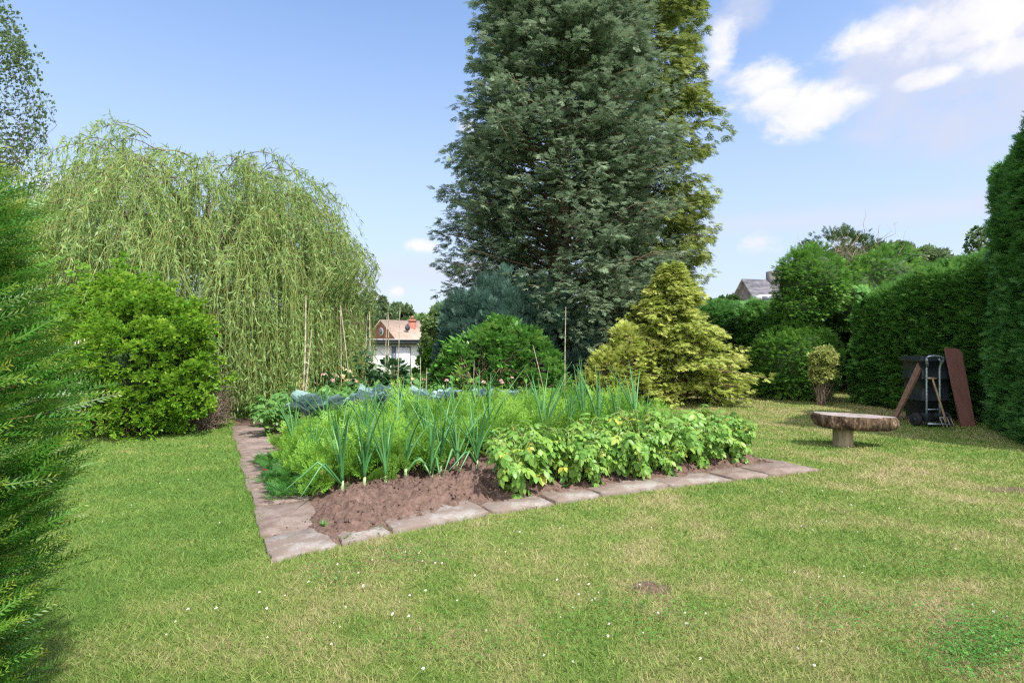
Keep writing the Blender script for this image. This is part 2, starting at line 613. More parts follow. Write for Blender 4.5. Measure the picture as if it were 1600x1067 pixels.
# lawn colour: shared by the turf sheet and the blades (world position field)
def lawn_colour(t, blades):
    co = N(t, 'ShaderNodeTexCoord').outputs['Object']

    def nz(scale, detail, rough, off=0):
        mp = N(t, 'ShaderNodeMapping')
        mp.inputs['Location'].default_value = (off, off * .7, 0)
        mp.inputs['Scale'].default_value = (1, 1, 0)
        t.links.new(co, mp.inputs[0])
        n = N(t, 'ShaderNodeTexNoise')
        n.inputs['Scale'].default_value = scale
        n.inputs['Detail'].default_value = detail
        n.inputs['Roughness'].default_value = rough
        t.links.new(mp.outputs[0], n.inputs[0])
        return n.outputs['Fac']
    big = nz(.55, 4, .6)
    med = nz(2.1, 5, .65, 5)
    fine = nz(38 if not blades else 60, 4, .7, 9)
    sep = N(t, 'ShaderNodeSeparateXYZ')
    t.links.new(co, sep.inputs[0])
    # the strip of lawn left of the bed is lusher
    lush = N(t, 'ShaderNodeMapRange')
    lush.inputs['From Min'].default_value = -1.2
    lush.inputs['From Max'].default_value = -2.6
    lush.inputs['To Min'].default_value = 0
    lush.inputs['To Max'].default_value = .13
    t.links.new(sep.outputs[0], lush.inputs[0])
    far = N(t, 'ShaderNodeMapRange')       # drier towards the far end
    far.inputs['From Min'].default_value = 7.5
    far.inputs['From Max'].default_value = 13
    far.inputs['To Min'].default_value = 0
    far.inputs['To Max'].default_value = -.07
    t.links.new(sep.outputs[1], far.inputs[0])

    def mth(op, a, b_, clamp=False):
        n = N(t, 'ShaderNodeMath', operation=op, use_clamp=clamp)
        for i, v in enumerate((a, b_)):
            if isinstance(v, (int, float)):
                n.inputs[i].default_value = v
            else:
                t.links.new(v, n.inputs[i])
        return n.outputs[0]
    s = mth('ADD', mth('MULTIPLY', big, .52), mth('SUBTRACT', mth('MULTIPLY', med, .60), .06))
    s = mth('ADD', mth('ADD', s, lush.outputs[0]), far.outputs[0])
    s = mth('ADD', s, mth('MULTIPLY', mth('SUBTRACT', fine, .5), .30))
    if blades:
        a = N(t, 'ShaderNodeAttribute', attribute_name='tint')
        s = mth('ADD', s, mth('MULTIPLY', mth('SUBTRACT', a.outputs['Fac'], .5), .21))
    s = mth('ADD', s, LAWN_BIAS)
    return ramp(t, s, [(.34, (.44, .38, .22)), (.43, (.365, .345, .155)), (.50, (.275, .32, .10)), (.58, (.19, .29, .062)), (.70, (.12, .23, .042))])


LAWN_BIAS = 0.028
m, t, b = newmat('turf')
c = lawn_colour(t, False)
c = mix(t, .4, c, (.06, .065, .028))
t.links.new(c, b.inputs['Base Color'])
b.inputs['Roughness'].default_value = .95
b.inputs['Specular IOR Level'].default_value = .1
bump(t, b, noise(t, 60, 5, .7), .7, .03)
M['turf'] = m
m, t, b = newmat('grass_blades')
c = lawn_colour(t, True)
t.links.new(c, b.inputs['Base Color'])
b.inputs['Roughness'].default_value = .6
b.inputs['Specular IOR Level'].default_value = .25
tr = N(t, 'ShaderNodeBsdfTranslucent')
t.links.new(c, tr.inputs[0])
ms = N(t, 'ShaderNodeMixShader')
ms.inputs[0].default_value = .3
t.links.new(b.outputs[0], ms.inputs[1])
t.links.new(tr.outputs[0], ms.inputs[2])
t.links.new(ms.outputs[0], t.nodes['Material Output'].inputs[0])
M['grass'] = m


# ------------------------------------------------------------------ leaf templates (unit length along +Y)
def T_(V, F, tip=None):
    V = np.array(V, float)
    return V, np.array(F, int), (np.zeros(len(V)) if tip is None else np.array(tip, float))


def oval(w=.28, fold=.08, droop=.12, tipy=1.0):
    return T_([(0, 0, 0), (-w * .8, .32, fold), (-w * .75, .68, fold * .6 - droop * .5), (0, tipy, -droop), (w * .75, .68, fold * .6 - droop * .5), (w * .8, .32, fold), (0, .35, 0), (0, .68, -droop * .5)],
              [(0, 6, 1, 1), (0, 5, 6, 6)] and [(0, 6, 7, 1), (1, 7, 3, 2), (0, 5, 7, 6), (5, 4, 3, 7)])


def rhomb(w=.12, z=.0):
    return T_([(0, 0, 0), (-w, .5, z), (0, 1, 0), (w, .5, z)], [(0, 3, 2, 1)])


def join(parts):
    """parts: (template, origin, angle in plane, pitch, scale(l), tip)"""
    V, F, P = [], [], []
    n = 0
    for tpl, o, ang, pitch, s, tip in parts:
        tv, tf, tt = tpl
        v = tv * s
        c, sn_ = math.cos(pitch), math.sin(pitch)
        v = np.stack([v[:, 0], v[:, 1] * c - v[:, 2] * sn_, v[:, 1] * sn_ + v[:, 2] * c], -1)
        c, sn_ = math.cos(ang), math.sin(ang)
        v = np.stack([v[:, 0] * c - v[:, 1] * sn_, v[:, 0] * sn_ + v[:, 1] * c, v[:, 2]], -1) + np.array(o)
        V.append(v)
        F.append(tf + n)
        P.append(np.full(len(v), tip) if np.isscalar(tip) else tip)
        n += len(v)
    return np.concatenate(V), np.concatenate(F), np.concatenate(P)


rs = random.Random(3)


def yew_twig():
    ps = [(rhomb(.012), (0, 0, 0), 0, 0, 1, .25)]
    n = 13
    for i in range(n):
        y = .06 + .92 * i / n
        for s_ in (-1, 1):
            ln = .125 * (1 - .35 * (i / n) ** 3) * rs.uniform(.8, 1.15)
            tip = max(0, (y - .62) / .38) ** 1.3
            ps.append((rhomb(.115, .0), (0, y, -.03 * y * y), s_ * -R(rs.uniform(48, 66) - 18 * y), R(rs.uniform(2, 22)), ln, tip))
    return join(ps)


def conifer_frond(n=5, w=.16, seed=1, ang=42, sub=True):
    r = random.Random(seed)
    ps = [(rhomb(w * .35), (0, 0, 0), 0, 0, 1, .3)]
    for i in range(n):
        y = .1 + .78 * i / n
        for s_ in (-1, 1):
            ln = (.52 - .38 * i / n) * r.uniform(.8, 1.2)
            a = s_ * -R(ang + r.uniform(-8, 8))
            p = R(r.uniform(-14, 14))
            ps.append((rhomb(w * .75), (0, y, 0), a, p, ln, .2 + .5 * i / n))
            if sub:
                ps.append((rhomb(w * .9), (math.sin(-a) * ln * .5, y + math.cos(a) * ln * .5, 0), a * .35, p + R(10), ln * .5, .6))
    return join(ps)


def fine_frond(seed=1, pin=7, pn=4):
    """feathery carrot leaf"""
    r = random.Random(seed)
    ps = [(rhomb(.012), (0, 0, 0), 0, 0, 1, 0)]
    for i in range(pin):
        y = .32 + .62 * i / pin
        for s_ in (-1, 1):
            ln = .34 * (1 - .7 * i / pin) * r.uniform(.85, 1.15)
            a = s_ * -R(52 + r.uniform(-10, 8))
            zz = -.25 * (y - .3) ** 2
            ps.append((rhomb(.045), (0, y, zz), a, R(-6), ln, .1))
            k_ = pn if i < pin * .6 else max(2, pn - 1)
            for j in range(k_):
                f = .25 + .75 * j / k_
                for q in (-1, 1):
                    ps.append((rhomb(.2), (math.sin(-a) * ln * f, y + math.cos(a) * ln * f, zz), a + q * R(42), R(r.uniform(-25, 25)), ln * .34 * (1.15 - .5 * f), r.uniform(0, .7) * y))
    return join(ps)


def compound(nl=2, lw=.30, seed=1, droop=.25, size=.42):
    r = random.Random(seed)
    ps = [(rhomb(.012), (0, 0, 0), 0, 0, .75, 0)]
    lv = oval(lw, .06, .22)
    for i in range(nl):
        y = .30 + .34 * i / max(1, nl - 1) if nl > 1 else .45
        for s_ in (-1, 1):
            ps.append((lv, (0, y, -.02), s_ * -R(62 + r.uniform(-10, 10)), R(-18 + r.uniform(-12, 12)), size * r.uniform(.8, 1.05) * (.85 + .2 * i), 0))
    ps.append((lv, (0, .68, -.03), R(r.uniform(-10, 10)), R(-22), size * 1.15, 0))
    return join(ps)


def whorl(n=5, lw=.25, seed=1, tilt=35):
    """leaf rosette at a shoot tip, axis along +Y"""
    r = random.Random(seed)
    ps = []
    lv = oval(lw, .05, .10)
    for i in range(n):
        a = r.uniform(-75, 75)
        ps.append((lv, (0, .25 * i / n, 0), R(a), R(r.uniform(-tilt, tilt)), r.uniform(.6, 1.0), .0))
    return join(ps)


def trefoil():
    ps = []
    lv = T_([(0, 0, 0), (-.42, .6, .05), (0, 1, 0), (.42, .6, .05)], [(0, 3, 2, 1)])
    for i in range(3):
        ps.append((lv, (0, 0, 0), R(120 * i), R(8), 1, 0))
    return join(ps)


YEWT = [yew_twig() for _ in range(3)]
FROND = [conifer_frond(5, .15, s_) for s_ in (1, 2, 3)]
FRONDS = [conifer_frond(4, .20, s_, 38, False) for s_ in (4, 5, 6)]
CARROT = [fine_frond(s_) for s_ in (1, 2, 3, 4)]
POTL = [compound(2, .33, s_) for s_ in (1, 2, 3)]
WHORL = [whorl(6, .21, s_) for s_ in (1, 2, 3)]
WHORLS = [whorl(7, .30, s_, 45) for s_ in (4, 5, 6)]


def rnd(seed):
    return np.random.default_rng(seed)


def plumes(base, tip, K, w, g, tmin=.3, arch=.05, droop=.2, spread=.8, flat=.35, tpow=.7):
    Mn = len(base)
    d = tip - base
    L = np.linalg.norm(d, axis=1, keepdims=True)
    dn = d / L
    side = nrm(np.cross(dn, UP + 1e-4))
    up = np.cross(side, dn)
    t_ = tmin + (1 - tmin) * g.random((Mn, K)) ** tpow
    s_ = g.uniform(-1, 1, (Mn, K))
    q = g.normal(0, 1, (Mn, K)) * flat
    w = np.broadcast_to(np.asarray(w, float), (Mn,))[:, None]
    wid = w * (np.clip(1.03 - t_, 0, 1) / (1 - tmin)) ** .55
    e = lambda a: a[:, None, :]
    f = lambda a: a[:, :, None]
    pos = e(base) + e(d) * f(t_) + e(UP[None] * L) * f(arch * 4 * t_ * (1 - t_)) + e(side) * f(s_ * wid) + e(up) * f(q * wid)
    dr = e(dn) + e(side) * f(s_ * spread) + e(up) * f(q * .6) - UP * droop + g.normal(0, .18, (Mn, K, 3))
    nn = e(up) + g.normal(0, .35, (Mn, K, 3))
    return pos.reshape(-1, 3), dr.reshape(-1, 3), nn.reshape(-1, 3), t_.ravel()


def fill(geo, tpls, pos, dr, nn, smin, smax, tint, g, tipscale=None):
    which = g.integers(0, len(tpls), len(pos))
    for i, tp in enumerate(tpls):
        k_ = which == i
        sz = g.uniform(smin, smax, k_.sum())
        geo.scatter(tp, pos[k_], dr[k_], nn[k_], sz, tint[k_] if not np.isscalar(tint) else tint, None if tipscale is None else tipscale[k_])


def limb_tubes(geo, base, tip, r0, g, K=5, arch=.05, wob=.04, tpow=1.):
    Mn = len(base)
    t_ = np.linspace(0, 1, K)[None, :, None]
    L = np.linalg.norm(tip - base, axis=1)[:, None, None]
    P = base[:, None] + (tip - base)[:, None] * t_ + UP * L * arch * 4 * t_ * (1 - t_)
    P[:, 1:-1] += g.normal(0, wob, (Mn, K - 2, 3)) * L
    r = np.asarray(r0, float).reshape(-1, 1) * (1 - .85 * t_[0, :, 0][None])
    geo.tubes(P, r, 4)


# ------------------------------------------------------------------ ground
LX0, LX1 = -600, 600


def gz(x, y):
    """lawn level; falls gently beyond the garden"""
    f = np.clip((y - 15) / 20, 0, 1)
    f = f * f * (3 - 2 * f)
    return -.75 * f * np.clip((6 - x) / 4, 0, 1) + .015 * (fbm(np.stack([x * .6, y * .6, x * 0], -1), 3, 5) - .5)


def axis(fine0, fine1, step, far):
    a = list(np.arange(fine0, fine1 + 1e-6, step))
    s_, v = step, fine1
    while v < far:
        s_ *= 1.5
        v += s_
        a.append(v)
    s_, v = step, fine0
    while v > -far:
        s_ *= 1.5
        v -= s_
        a.insert(0, v)
    return np.array(a)


gx, gy = axis(-14, 14, .25, 900), axis(0, 40, .25, 900)
X, Y = np.meshgrid(gx, gy)
Z = gz(X, Y)
idx = np.arange(X.size).reshape(X.shape)
F = np.stack([idx[:-1, :-1], idx[:-1, 1:], idx[1:, 1:], idx[1:, :-1]], -1).reshape(-1, 4)
tag(Geo().add(np.stack([X, Y, Z], -1).reshape(-1, 3), F).build('lawn', M['turf'], smooth=True), kind='structure')

# bed frame: C0 near corner, U along the front edge, Vv away
C0 = np.array([-1.66, 3.89])
U = np.array([.885, .466])
Vv = np.array([-.466, .885])


def bed(a, b_, z=0.):
    p = C0 + U * a + Vv * b_
    return np.array([p[0], p[1], z])


def to_bed(x, y):
    dx, dy = x - C0[0], y - C0[1]
    return dx * U[0] + dy * U[1], dx * Vv[0] + dy * Vv[1]


# soil
a_ = np.concatenate([np.arange(.1, 3.2, .022), np.arange(3.2, 5.9, .045)])
b_ = np.concatenate([np.arange(.05, 2.2, .022), np.arange(2.2, 8.2, .09)])
AA, BB = np.meshgrid(a_, b_)


def soil_h(AA, BB):
    P3 = np.stack([AA, BB, AA * 0], -1)
    front = .34 + .12 * np.clip(AA - 2, 0, 3) * 0
    fb = .24 + .22 * np.clip((AA - .5) / .5, 0, 1)
    edge = np.minimum.reduce([(BB - fb) * 1.0, (AA - .50) * 1.0, (5.75 - AA), (8.1 - BB)])
    # spill of soil over the corner slabs
    sp = np.clip(1 - np.hypot((AA - .75) / .75, (BB - .62) / .5), 0, 1) * .30
    e = edge + sp + (fbm(P3 * 7, 4, 3) - .5) * .16
    h = .006 + .028 * np.clip(e / .10, 0, 1) ** .7 + .05 * np.clip((e - .1) / .35, 0, 1)
    cl = fbm(P3 * 17, 3, 9)
    cl2 = fbm(P3 * 38, 2, 19)
    amp = np.clip(e / .2, 0, 1)
    h = h + amp * (np.clip(cl - .35, 0, .35) * .16 + np.clip(cl2 - .38, 0, 1) * .12)
    # ridges along the rows
    h = h + amp * .04 * np.sin(BB * 2 * PI / .95 + 1.4)
    return h


HH = soil_h(AA, BB)
XX = C0[0] + U[0] * AA + Vv[0] * BB
YY = C0[1] + U[1] * AA + Vv[1] * BB
_o = np.array([(-1.64, 3.87), (-1.26, 4.20), (-.934, 4.47), (-.179, 4.98), (.40, 5.27), (.868, 5.55), (1.62, 5.90), (2.38, 6.18), (2.86, 6.36), (3.55, 6.63)])
HH = np.where(YY < np.interp(XX, _o[:, 0], _o[:, 1]) + .05, -.06, HH)
idx = np.arange(AA.size).reshape(AA.shape)
F = np.stack([idx[:-1, :-1], idx[:-1, 1:], idx[1:, 1:], idx[1:, :-1]], -1).reshape(-1, 4)
tag(Geo().add(np.stack([XX, YY, HH], -1).reshape(-1, 3), F).build('soil', M['soil'], smooth=True), kind='structure')
g = rnd(44)
# loose clods
ico = T_([(0, 0, .8), (.8, 0, .1), (.25, .76, 0), (-.65, .47, .1), (-.65, -.47, 0), (.25, -.76, .1), (0, 0, -.6)],
         [(0, 1, 2), (0, 2, 3), (0, 3, 4), (0, 4, 5), (0, 5, 1), (6, 2, 1), (6, 3, 2), (6, 4, 3), (6, 5, 4), (6, 1, 5)])
n = 5200
ca, cb = g.uniform(.2, 5.7, n), g.uniform(.3, 1.7, n)
k_ = (soil_h(ca, cb) > .02) | ((ca < 1.2) & (cb < .9) & (g.random(n) < .25))
ca, cb = ca[k_], cb[k_]
P3 = np.stack([C0[0] + U[0] * ca + Vv[0] * cb, C0[1] + U[1] * ca + Vv[1] * cb, np.maximum(soil_h(ca, cb), .02) + .003], -1)
gg = Geo()
sz = .004 + .020 * g.random(len(ca)) ** 4
gg.scatter(ico, P3, g.normal(0, 1, P3.shape), g.normal(0, 1, P3.shape), sz[:, None] * g.uniform(.7, 1.3, (len(ca), 3)), .5)
tag(gg.build('loose_soil', M['soil']), 'small crumbs and clods of dug brown soil along the front of the bed', 'soil', kind='stuff')


# slabs
def slab(corners, mat, label, seed, ztop=.022):
    g_ = rnd(seed)
    c = np.array(corners, float)
    cen = c.mean(0)
    nseg = 7
    pts = []
    for i in range(4):
        p, q = c[i], c[(i + 1) % 4]
        for j in range(nseg):
            f = j / nseg
            pts.append(p + (q - p) * f + (g_.normal(0, .004, 2) if j else g_.normal(0, .006, 2)))
    pts = np.array(pts)
    n_ = len(pts)
    inn = cen + (pts - cen) * .975
    tilt = g_.normal(0, .006, 2)
    zt = lambda p: ztop + (p - cen) @ tilt
    V = np.concatenate([np.c_[pts, np.full(n_, -.05)], np.c_[pts, zt(pts) - .006], np.c_[inn, zt(inn)], [[*cen, ztop]]])
    F4 = []
    for i in range(n_):
        j = (i + 1) % n_
        F4 += [(i, j, n_ + j, n_ + i), (n_ + i, n_ + j, 2 * n_ + j, 2 * n_ + i)]
    F3 = [(2 * n_ + i, 2 * n_ + (i + 1) % n_, 3 * n_) for i in range(n_)]
    V -= np.array([*cen, 0])
    gs = Geo().add(V, F4)
    gs.L.append(np.array(F3).ravel())
    gs.S.append(np.full(n_, 3))
    o = gs.build('paving_slab', mat)
    o.location = (*cen, 0)
    return tag(o, label, 'paving slab', 'old paving slabs edging the vegetable bed')


outer = [(-1.64, 3.87), (-1.26, 4.20), (-.934, 4.47), (-.179, 4.98), (.40, 5.27), (.868, 5.55), (1.62, 5.90), (2.38, 6.18), (2.86, 6.36), (3.55, 6.63)]
nv = np.array([-.50, .865])
fl = ['cracked grey slab at the near corner of the bed, half covered in soil dust', 'short slab beside the corner slab, soil spilling over it',
      'long slab in front of the bare soil, between two dark gaps', 'slab where the drooping potato foliage begins, grey and clean',
      'narrow grey slab in front of the yellowing potato plants', 'slab under the middle of the front potato row', 'long slab edged with grass below the potato foliage',
      'brownish slab just left of the end of the potato row', 'outermost slab at the right end of the front edge']
gap = .055
for i in range(9):
    p, q = np.array(outer[i]), np.array(outer[i + 1])
    dd = (q - p) / np.linalg.norm(q - p)
    p2, q2 = p + dd * gap * .5, q - dd * gap * .5
    w_ = .46 if i else .50
    m_ = M['slab_brown'] if i in (7, 8) else M['slab_grey']
    slab([p2, q2, q2 + nv * w_, p2 + nv * w_], m_, fl[i], 60 + i, .028 + .005 * (i % 3))
bs = [.52, 1.42, 2.03, 2.64, 3.25, 3.86, 4.47, 5.08, 5.69, 6.3, 6.95]
ordn = ['dusty brown slab next behind the corner slab on the left side', 'second', 'third', 'fourth', 'fifth', 'sixth', 'seventh', 'eighth', 'ninth', 'farthest']
for i in range(10):
    b0, b1 = bs[i] + gap, bs[i + 1]
    lab = ordn[0] if i == 0 else '%s pinkish slab up the left side of the bed, counted from the corner' % ordn[i] if i < 9 else 'farthest pinkish slab of the left row, near the willow'
    w1 = .47 + (.03 if i % 2 else 0)
    j0, j1 = [.0, .03, -.01, .02, -.02, .03, 0, .02, -.02, .02][i], [.01, .03, .0, -.01, .0, .02, .01, -.01, .0, 0][i]
    slab([bed(j0, b0)[:2], bed(w1, b0)[:2], bed(w1 + .02, b1)[:2], bed(j1, b1)[:2]], M['slab_brown'], lab, 80 + i, .018 + .004 * (i % 2))
# slabs that turn off at the right end, behind the outermost one
slab([np.array(gnd(1195, 722)[:2]), np.array(gnd(1255, 731)[:2]), np.array(gnd(1222, 722)[:2]), np.array(gnd(1180, 716)[:2])], M['slab_brown'], 'small slab piece at the far side of the right end, next to the lawn', 99)


# ------------------------------------------------------------------ grass
def grass():
    g = rnd(7)
    n = 820000
    e_ = .45
    d0, d1 = 1.2, 19.
    u_ = g.random(n)
    d = (d0 ** e_ + u_ * (d1 ** e_ - d0 ** e_)) ** (1 / e_)
    s_ = g.uniform(-1.3, 1.3, n) + 0
    x, y = s_ * d, d
    a, b2 = to_bed(x, y)
    inside = (a > .03 + .10 * (fbm(np.stack([x * 5, y * 5, x * 0], -1), 3, 41) - .45)) & (a < 5.75) & (b2 > .05) & (b2 < 8.2)
    # along the front the lawn stops at the outer slab edge
    fo = np.array(outer)
    yo = np.interp(x, fo[:, 0], fo[:, 1]) + .10 * (fbm(np.stack([x * 5, y * 5, x * 0], -1), 3, 43) - .42)
    front_in = (x > fo[0, 0]) & (x < 3.5) & (y > yo - .01) & (y < yo + .62)
    keep = ~(inside & (y > yo)) & ~front_in
    # left edge of slabs
    x, y, d = x[keep], y[keep], d[keep]
    n = len(x)
    z = gz(x, y)
    P = np.stack([x, y, z], -1)
    # bare worn places
    worn = fbm(np.stack([x * 1.3, y * 1.3, x * 0], -1), 4, 31)
    h = (.016 + .018 * g.random(n)) * (1 + .5 * (fbm(np.stack([x * .9, y * .9, x * 0 + 3], -1), 3, 77) - .4))
    tall = g.random(n) < .015
    h[tall] *= 1.9
    w = .0017 * np.maximum(1, d / 3.2) ** .9 * g.uniform(.6, 1.3, n)
    D = np.stack([g.normal(0, .75, n), g.normal(0, .75, n), np.full(n, .85)], -1)
    Nn = np.stack([g.normal(0, 1, n), g.normal(0, 1, n), np.full(n, .25)], -1)
    bl = T_([(-1, 0, 0), (1, 0, 0), (.75, .6, .05), (-.75, .6, .05), (0.25, 1, .22), (-.1, 1, .22)], [(0, 1, 2, 3), (3, 2, 4, 5)])
    gr = Geo()
    gr.scatter(bl, P, D, Nn, np.stack([w, h * 1.35, h], -1), g.random(n))
    tag(gr.build('grass', M['grass']), 'short mown lawn grass, green with dry straw patches', 'grass', kind='stuff')


grass()


def clover_leaves():
    g = rnd(17)
    P = []
    for (px, py, sx, sy, n) in [(1530, 1010, 90, 50, 1500), (1440, 880, 90, 30, 260), (640, 870, 70, 18, 420), (1010, 960, 120, 40, 350), (520, 900, 60, 20, 200), (1330, 960, 120, 30, 350), (700, 1000, 180, 40, 250)]:
        for _ in range(n):
            yy = py + g.normal(0, sy * .6)
            if yy < 700: continue
            P.append(gnd(px + g.normal(0, sx * .6), yy))
    for (px, py) in [(543, 845), (505, 815), (590, 830)]:
        for _ in range(40):
            P.append(gnd(px + g.normal(0, 9), py + g.normal(0, 5)))
    P = np.array(P)
    n = len(P)
    P[:, 2] = g.uniform(.02, .045, n)
    gr = Geo()
    gr.scatter(trefoil(), P, np.c_[g.normal(0, 1, n), g.normal(0, 1, n), g.normal(0, .15, n)], np.c_[g.normal(0, .3, n), g.normal(0, .3, n), np.ones(n)], g.uniform(.007, .013, n), g.random(n))
    tag(gr.build('clover', M['clover']), 'darker green clover leaves growing through the lawn', 'clover', kind='stuff')


clover_leaves()

# white clover heads
g = rnd(23)
spots = []
for (px, py) in [(568, 925), (615, 968), (634, 870), (655, 872), (660, 885), (680, 888), (657, 870), (742, 908), (613, 970), (522, 984), (531, 990), (482, 918), (650, 900), (665, 932), (714, 948),
                 (530, 902), (445, 940), (405, 935), (640, 940), (260, 1003), (530, 805), (120, 803), (65, 800), (40, 806), (250, 760), (205, 795), (160, 822), (45, 830), (235, 775), (1000, 923), (1075, 985), (1070, 968),
                 (1340, 838), (1215, 770), (1222, 774), (1270, 835), (1320, 805), (1330, 795), (1520, 955), (1553, 966), (1385, 770), (1290, 766), (1280, 910), (1490, 728), (1330, 770), (1028, 968), (918, 890), (1005, 1000),
                 (930, 945), (905, 938), (870, 915), (925, 948), (780, 866), (790, 870), (875, 832), (880, 828), (812, 838), (815, 857), (920, 922), (935, 935), (950, 1005), (1072, 985), (1405, 800), (1525, 798), (1285, 772), (1300, 640), (1270, 635), (1430, 672), (1535, 677), (1260, 636), (1500, 675)]:
    p = gnd(px, py)
    p[2] = .04
    spots.append(p)
for _ in range(45):
    py = 690 + 370 * g.random() ** .8
    p = gnd(g.uniform(100 if py < 800 else 250, 1580), py)
    a, b2 = to_bed(p[0], p[1])
    if -.1 < a < 6.1 and -.2 < b2 < 8.3: continue
    p[2] = g.uniform(.03, .045)
    spots.append(p)


def clover_flower():
    gg = Geo()
    gg.tubes(np.array([[0, 0, -.04], [0.002, 0, -.02], [0, 0, 0]]), np.array([.001, .001, .001]), 3)
    root = thing('clover_flower', 'white clover flower head standing just above the mown lawn', 'flower', (0, 0, 0), 'white clover flowers scattered over the lawn')
    gg.build('stalk', M['stem'], root)
    gl = rnd(5)
    k2 = 34
    v = nrm(gl.normal(0, 1, (k2, 3)) + UP * .5)
    h_ = Geo()
    h_.scatter(rhomb(.35), v * .002, v, gl.normal(0, 1, (k2, 3)), .011, gl.random(k2))
    h_.build('flower_head', M['white'], root)
    return root


cf = clover_flower()
cf.location = spots[0]
for p in spots[1:]:
    copy_thing(cf, p, g.uniform(0, 6), g.uniform(.38, .68))


# worn bare patches of earth in the lawn
for i, (px, py, r1, r2) in enumerate([(1015, 917, .13, .09), (1590, 765, .34, .16)]):
    g = rnd(530 + i)
    c = gnd(px, py)
    nr, na = 7, 26
    rr_, aa_ = np.meshgrid(np.linspace(.05, 1, nr), np.linspace(0, 2 * PI, na, endpoint=False), indexing='ij')
    wob = 1 + .5 * (fbm(np.stack([np.cos(aa_) * 1.5 + i * 9, np.sin(aa_) * 1.5, aa_ * 0], -1), 3, 12) - .5)
    V = np.stack([rr_ * wob * r1 * np.cos(aa_), rr_ * wob * r2 * np.sin(aa_), .016 * (1 - rr_ ** 2) + g.normal(0, .002, rr_.shape) - .003], -1)
    id_ = np.arange(nr * na).reshape(nr, na)
    F_ = np.stack([id_[:-1], id_[1:], np.roll(id_, -1, 1)[1:], np.roll(id_, -1, 1)[:-1]], -1).reshape(-1, 4)
    o = Geo().add(V.reshape(-1, 3), F_).build('bare_earth', M['soil'], smooth=True)
    o.location = c
    tag(o, kind='structure')

# ------------------------------------------------------------------ generic trees
def sphere_dirs(n, g, zmin=-1., zmax=1.):
    z = g.uniform(zmin, zmax, n)
    a = g.uniform(0, 2 * PI, n)
    r_ = np.sqrt(1 - z * z)
    return np.stack([r_ * np.cos(a), r_ * np.sin(a), z], -1)


def conifer(name, label, cat, loc, prof, z0, z1, nb, K, w, size, mat, tpls, seed, rise=.25, droop=.25, var=.18, trunk_r=.25, inner=.12, arch=.04, zpow=1., tipf=1., lobes=None, height=None, group=None, face=None):
    g = rnd(seed)
    loc = np.array(loc, float)
    root = thing(name, label, cat, loc, group)
    hz = height or z1
    gt = Geo()
    zz = np.linspace(0, hz * .97, 12)
    gt.tubes(np.stack([zz * 0 + .05 * np.sin(zz), zz * 0 + .05 * np.cos(zz * 1.3), zz], -1), trunk_r * (1 - .9 * zz / hz), 10)
    tr = gt.build('trunk', M['bark'], root, smooth=True)
    z = z0 + (z1 - z0) * g.random(nb) ** zpow
    a = g.uniform(0, 2 * PI, nb)
    rr = prof(z) * (1 + g.normal(0, var, nb) * .6 + (fbm(np.stack([np.cos(a) * 2, np.sin(a) * 2, z * .7], -1), 3, seed) - .5) * var * 3)
    if lobes:
        rr = rr * lobes(z, a)
    out = np.stack([np.cos(a), np.sin(a), a * 0], -1)
    zb = np.clip(z - rise * rr, .1, None)
    base = out * rr[:, None] * inner + UP * zb[:, None]
    tip = out * rr[:, None] + UP * z[:, None]
    gb = Geo()
    sel = g.random(nb) < .45
    limb_tubes(gb, base[sel], tip[sel], .012 + .008 * rr[sel], g, 5, arch)
    gb.build('branches', M['twig'], root)
    pos, dr, nn, t_ = plumes(base, tip, K, w * (.6 + .4 * rr / max(rr.max(), .1)), g, .25, arch, droop)
    # tint by branch, so the crown has lighter and darker boughs, plus noise per spray
    tb = np.repeat(g.beta(2, 2.4, nb), K)
    tint = np.clip(tb * .6 + g.random(len(pos)) * .3 + .3 * (t_ - .55), 0, 1)
    gl = Geo()
    fill(gl, tpls, pos, dr, nn, size * .6, size * 1.35, tint, g, g.random(len(pos)) * tipf * np.clip(t_ * 1.6 - .5, 0, 1))
    gl.build('crown', mat, root)
    return root


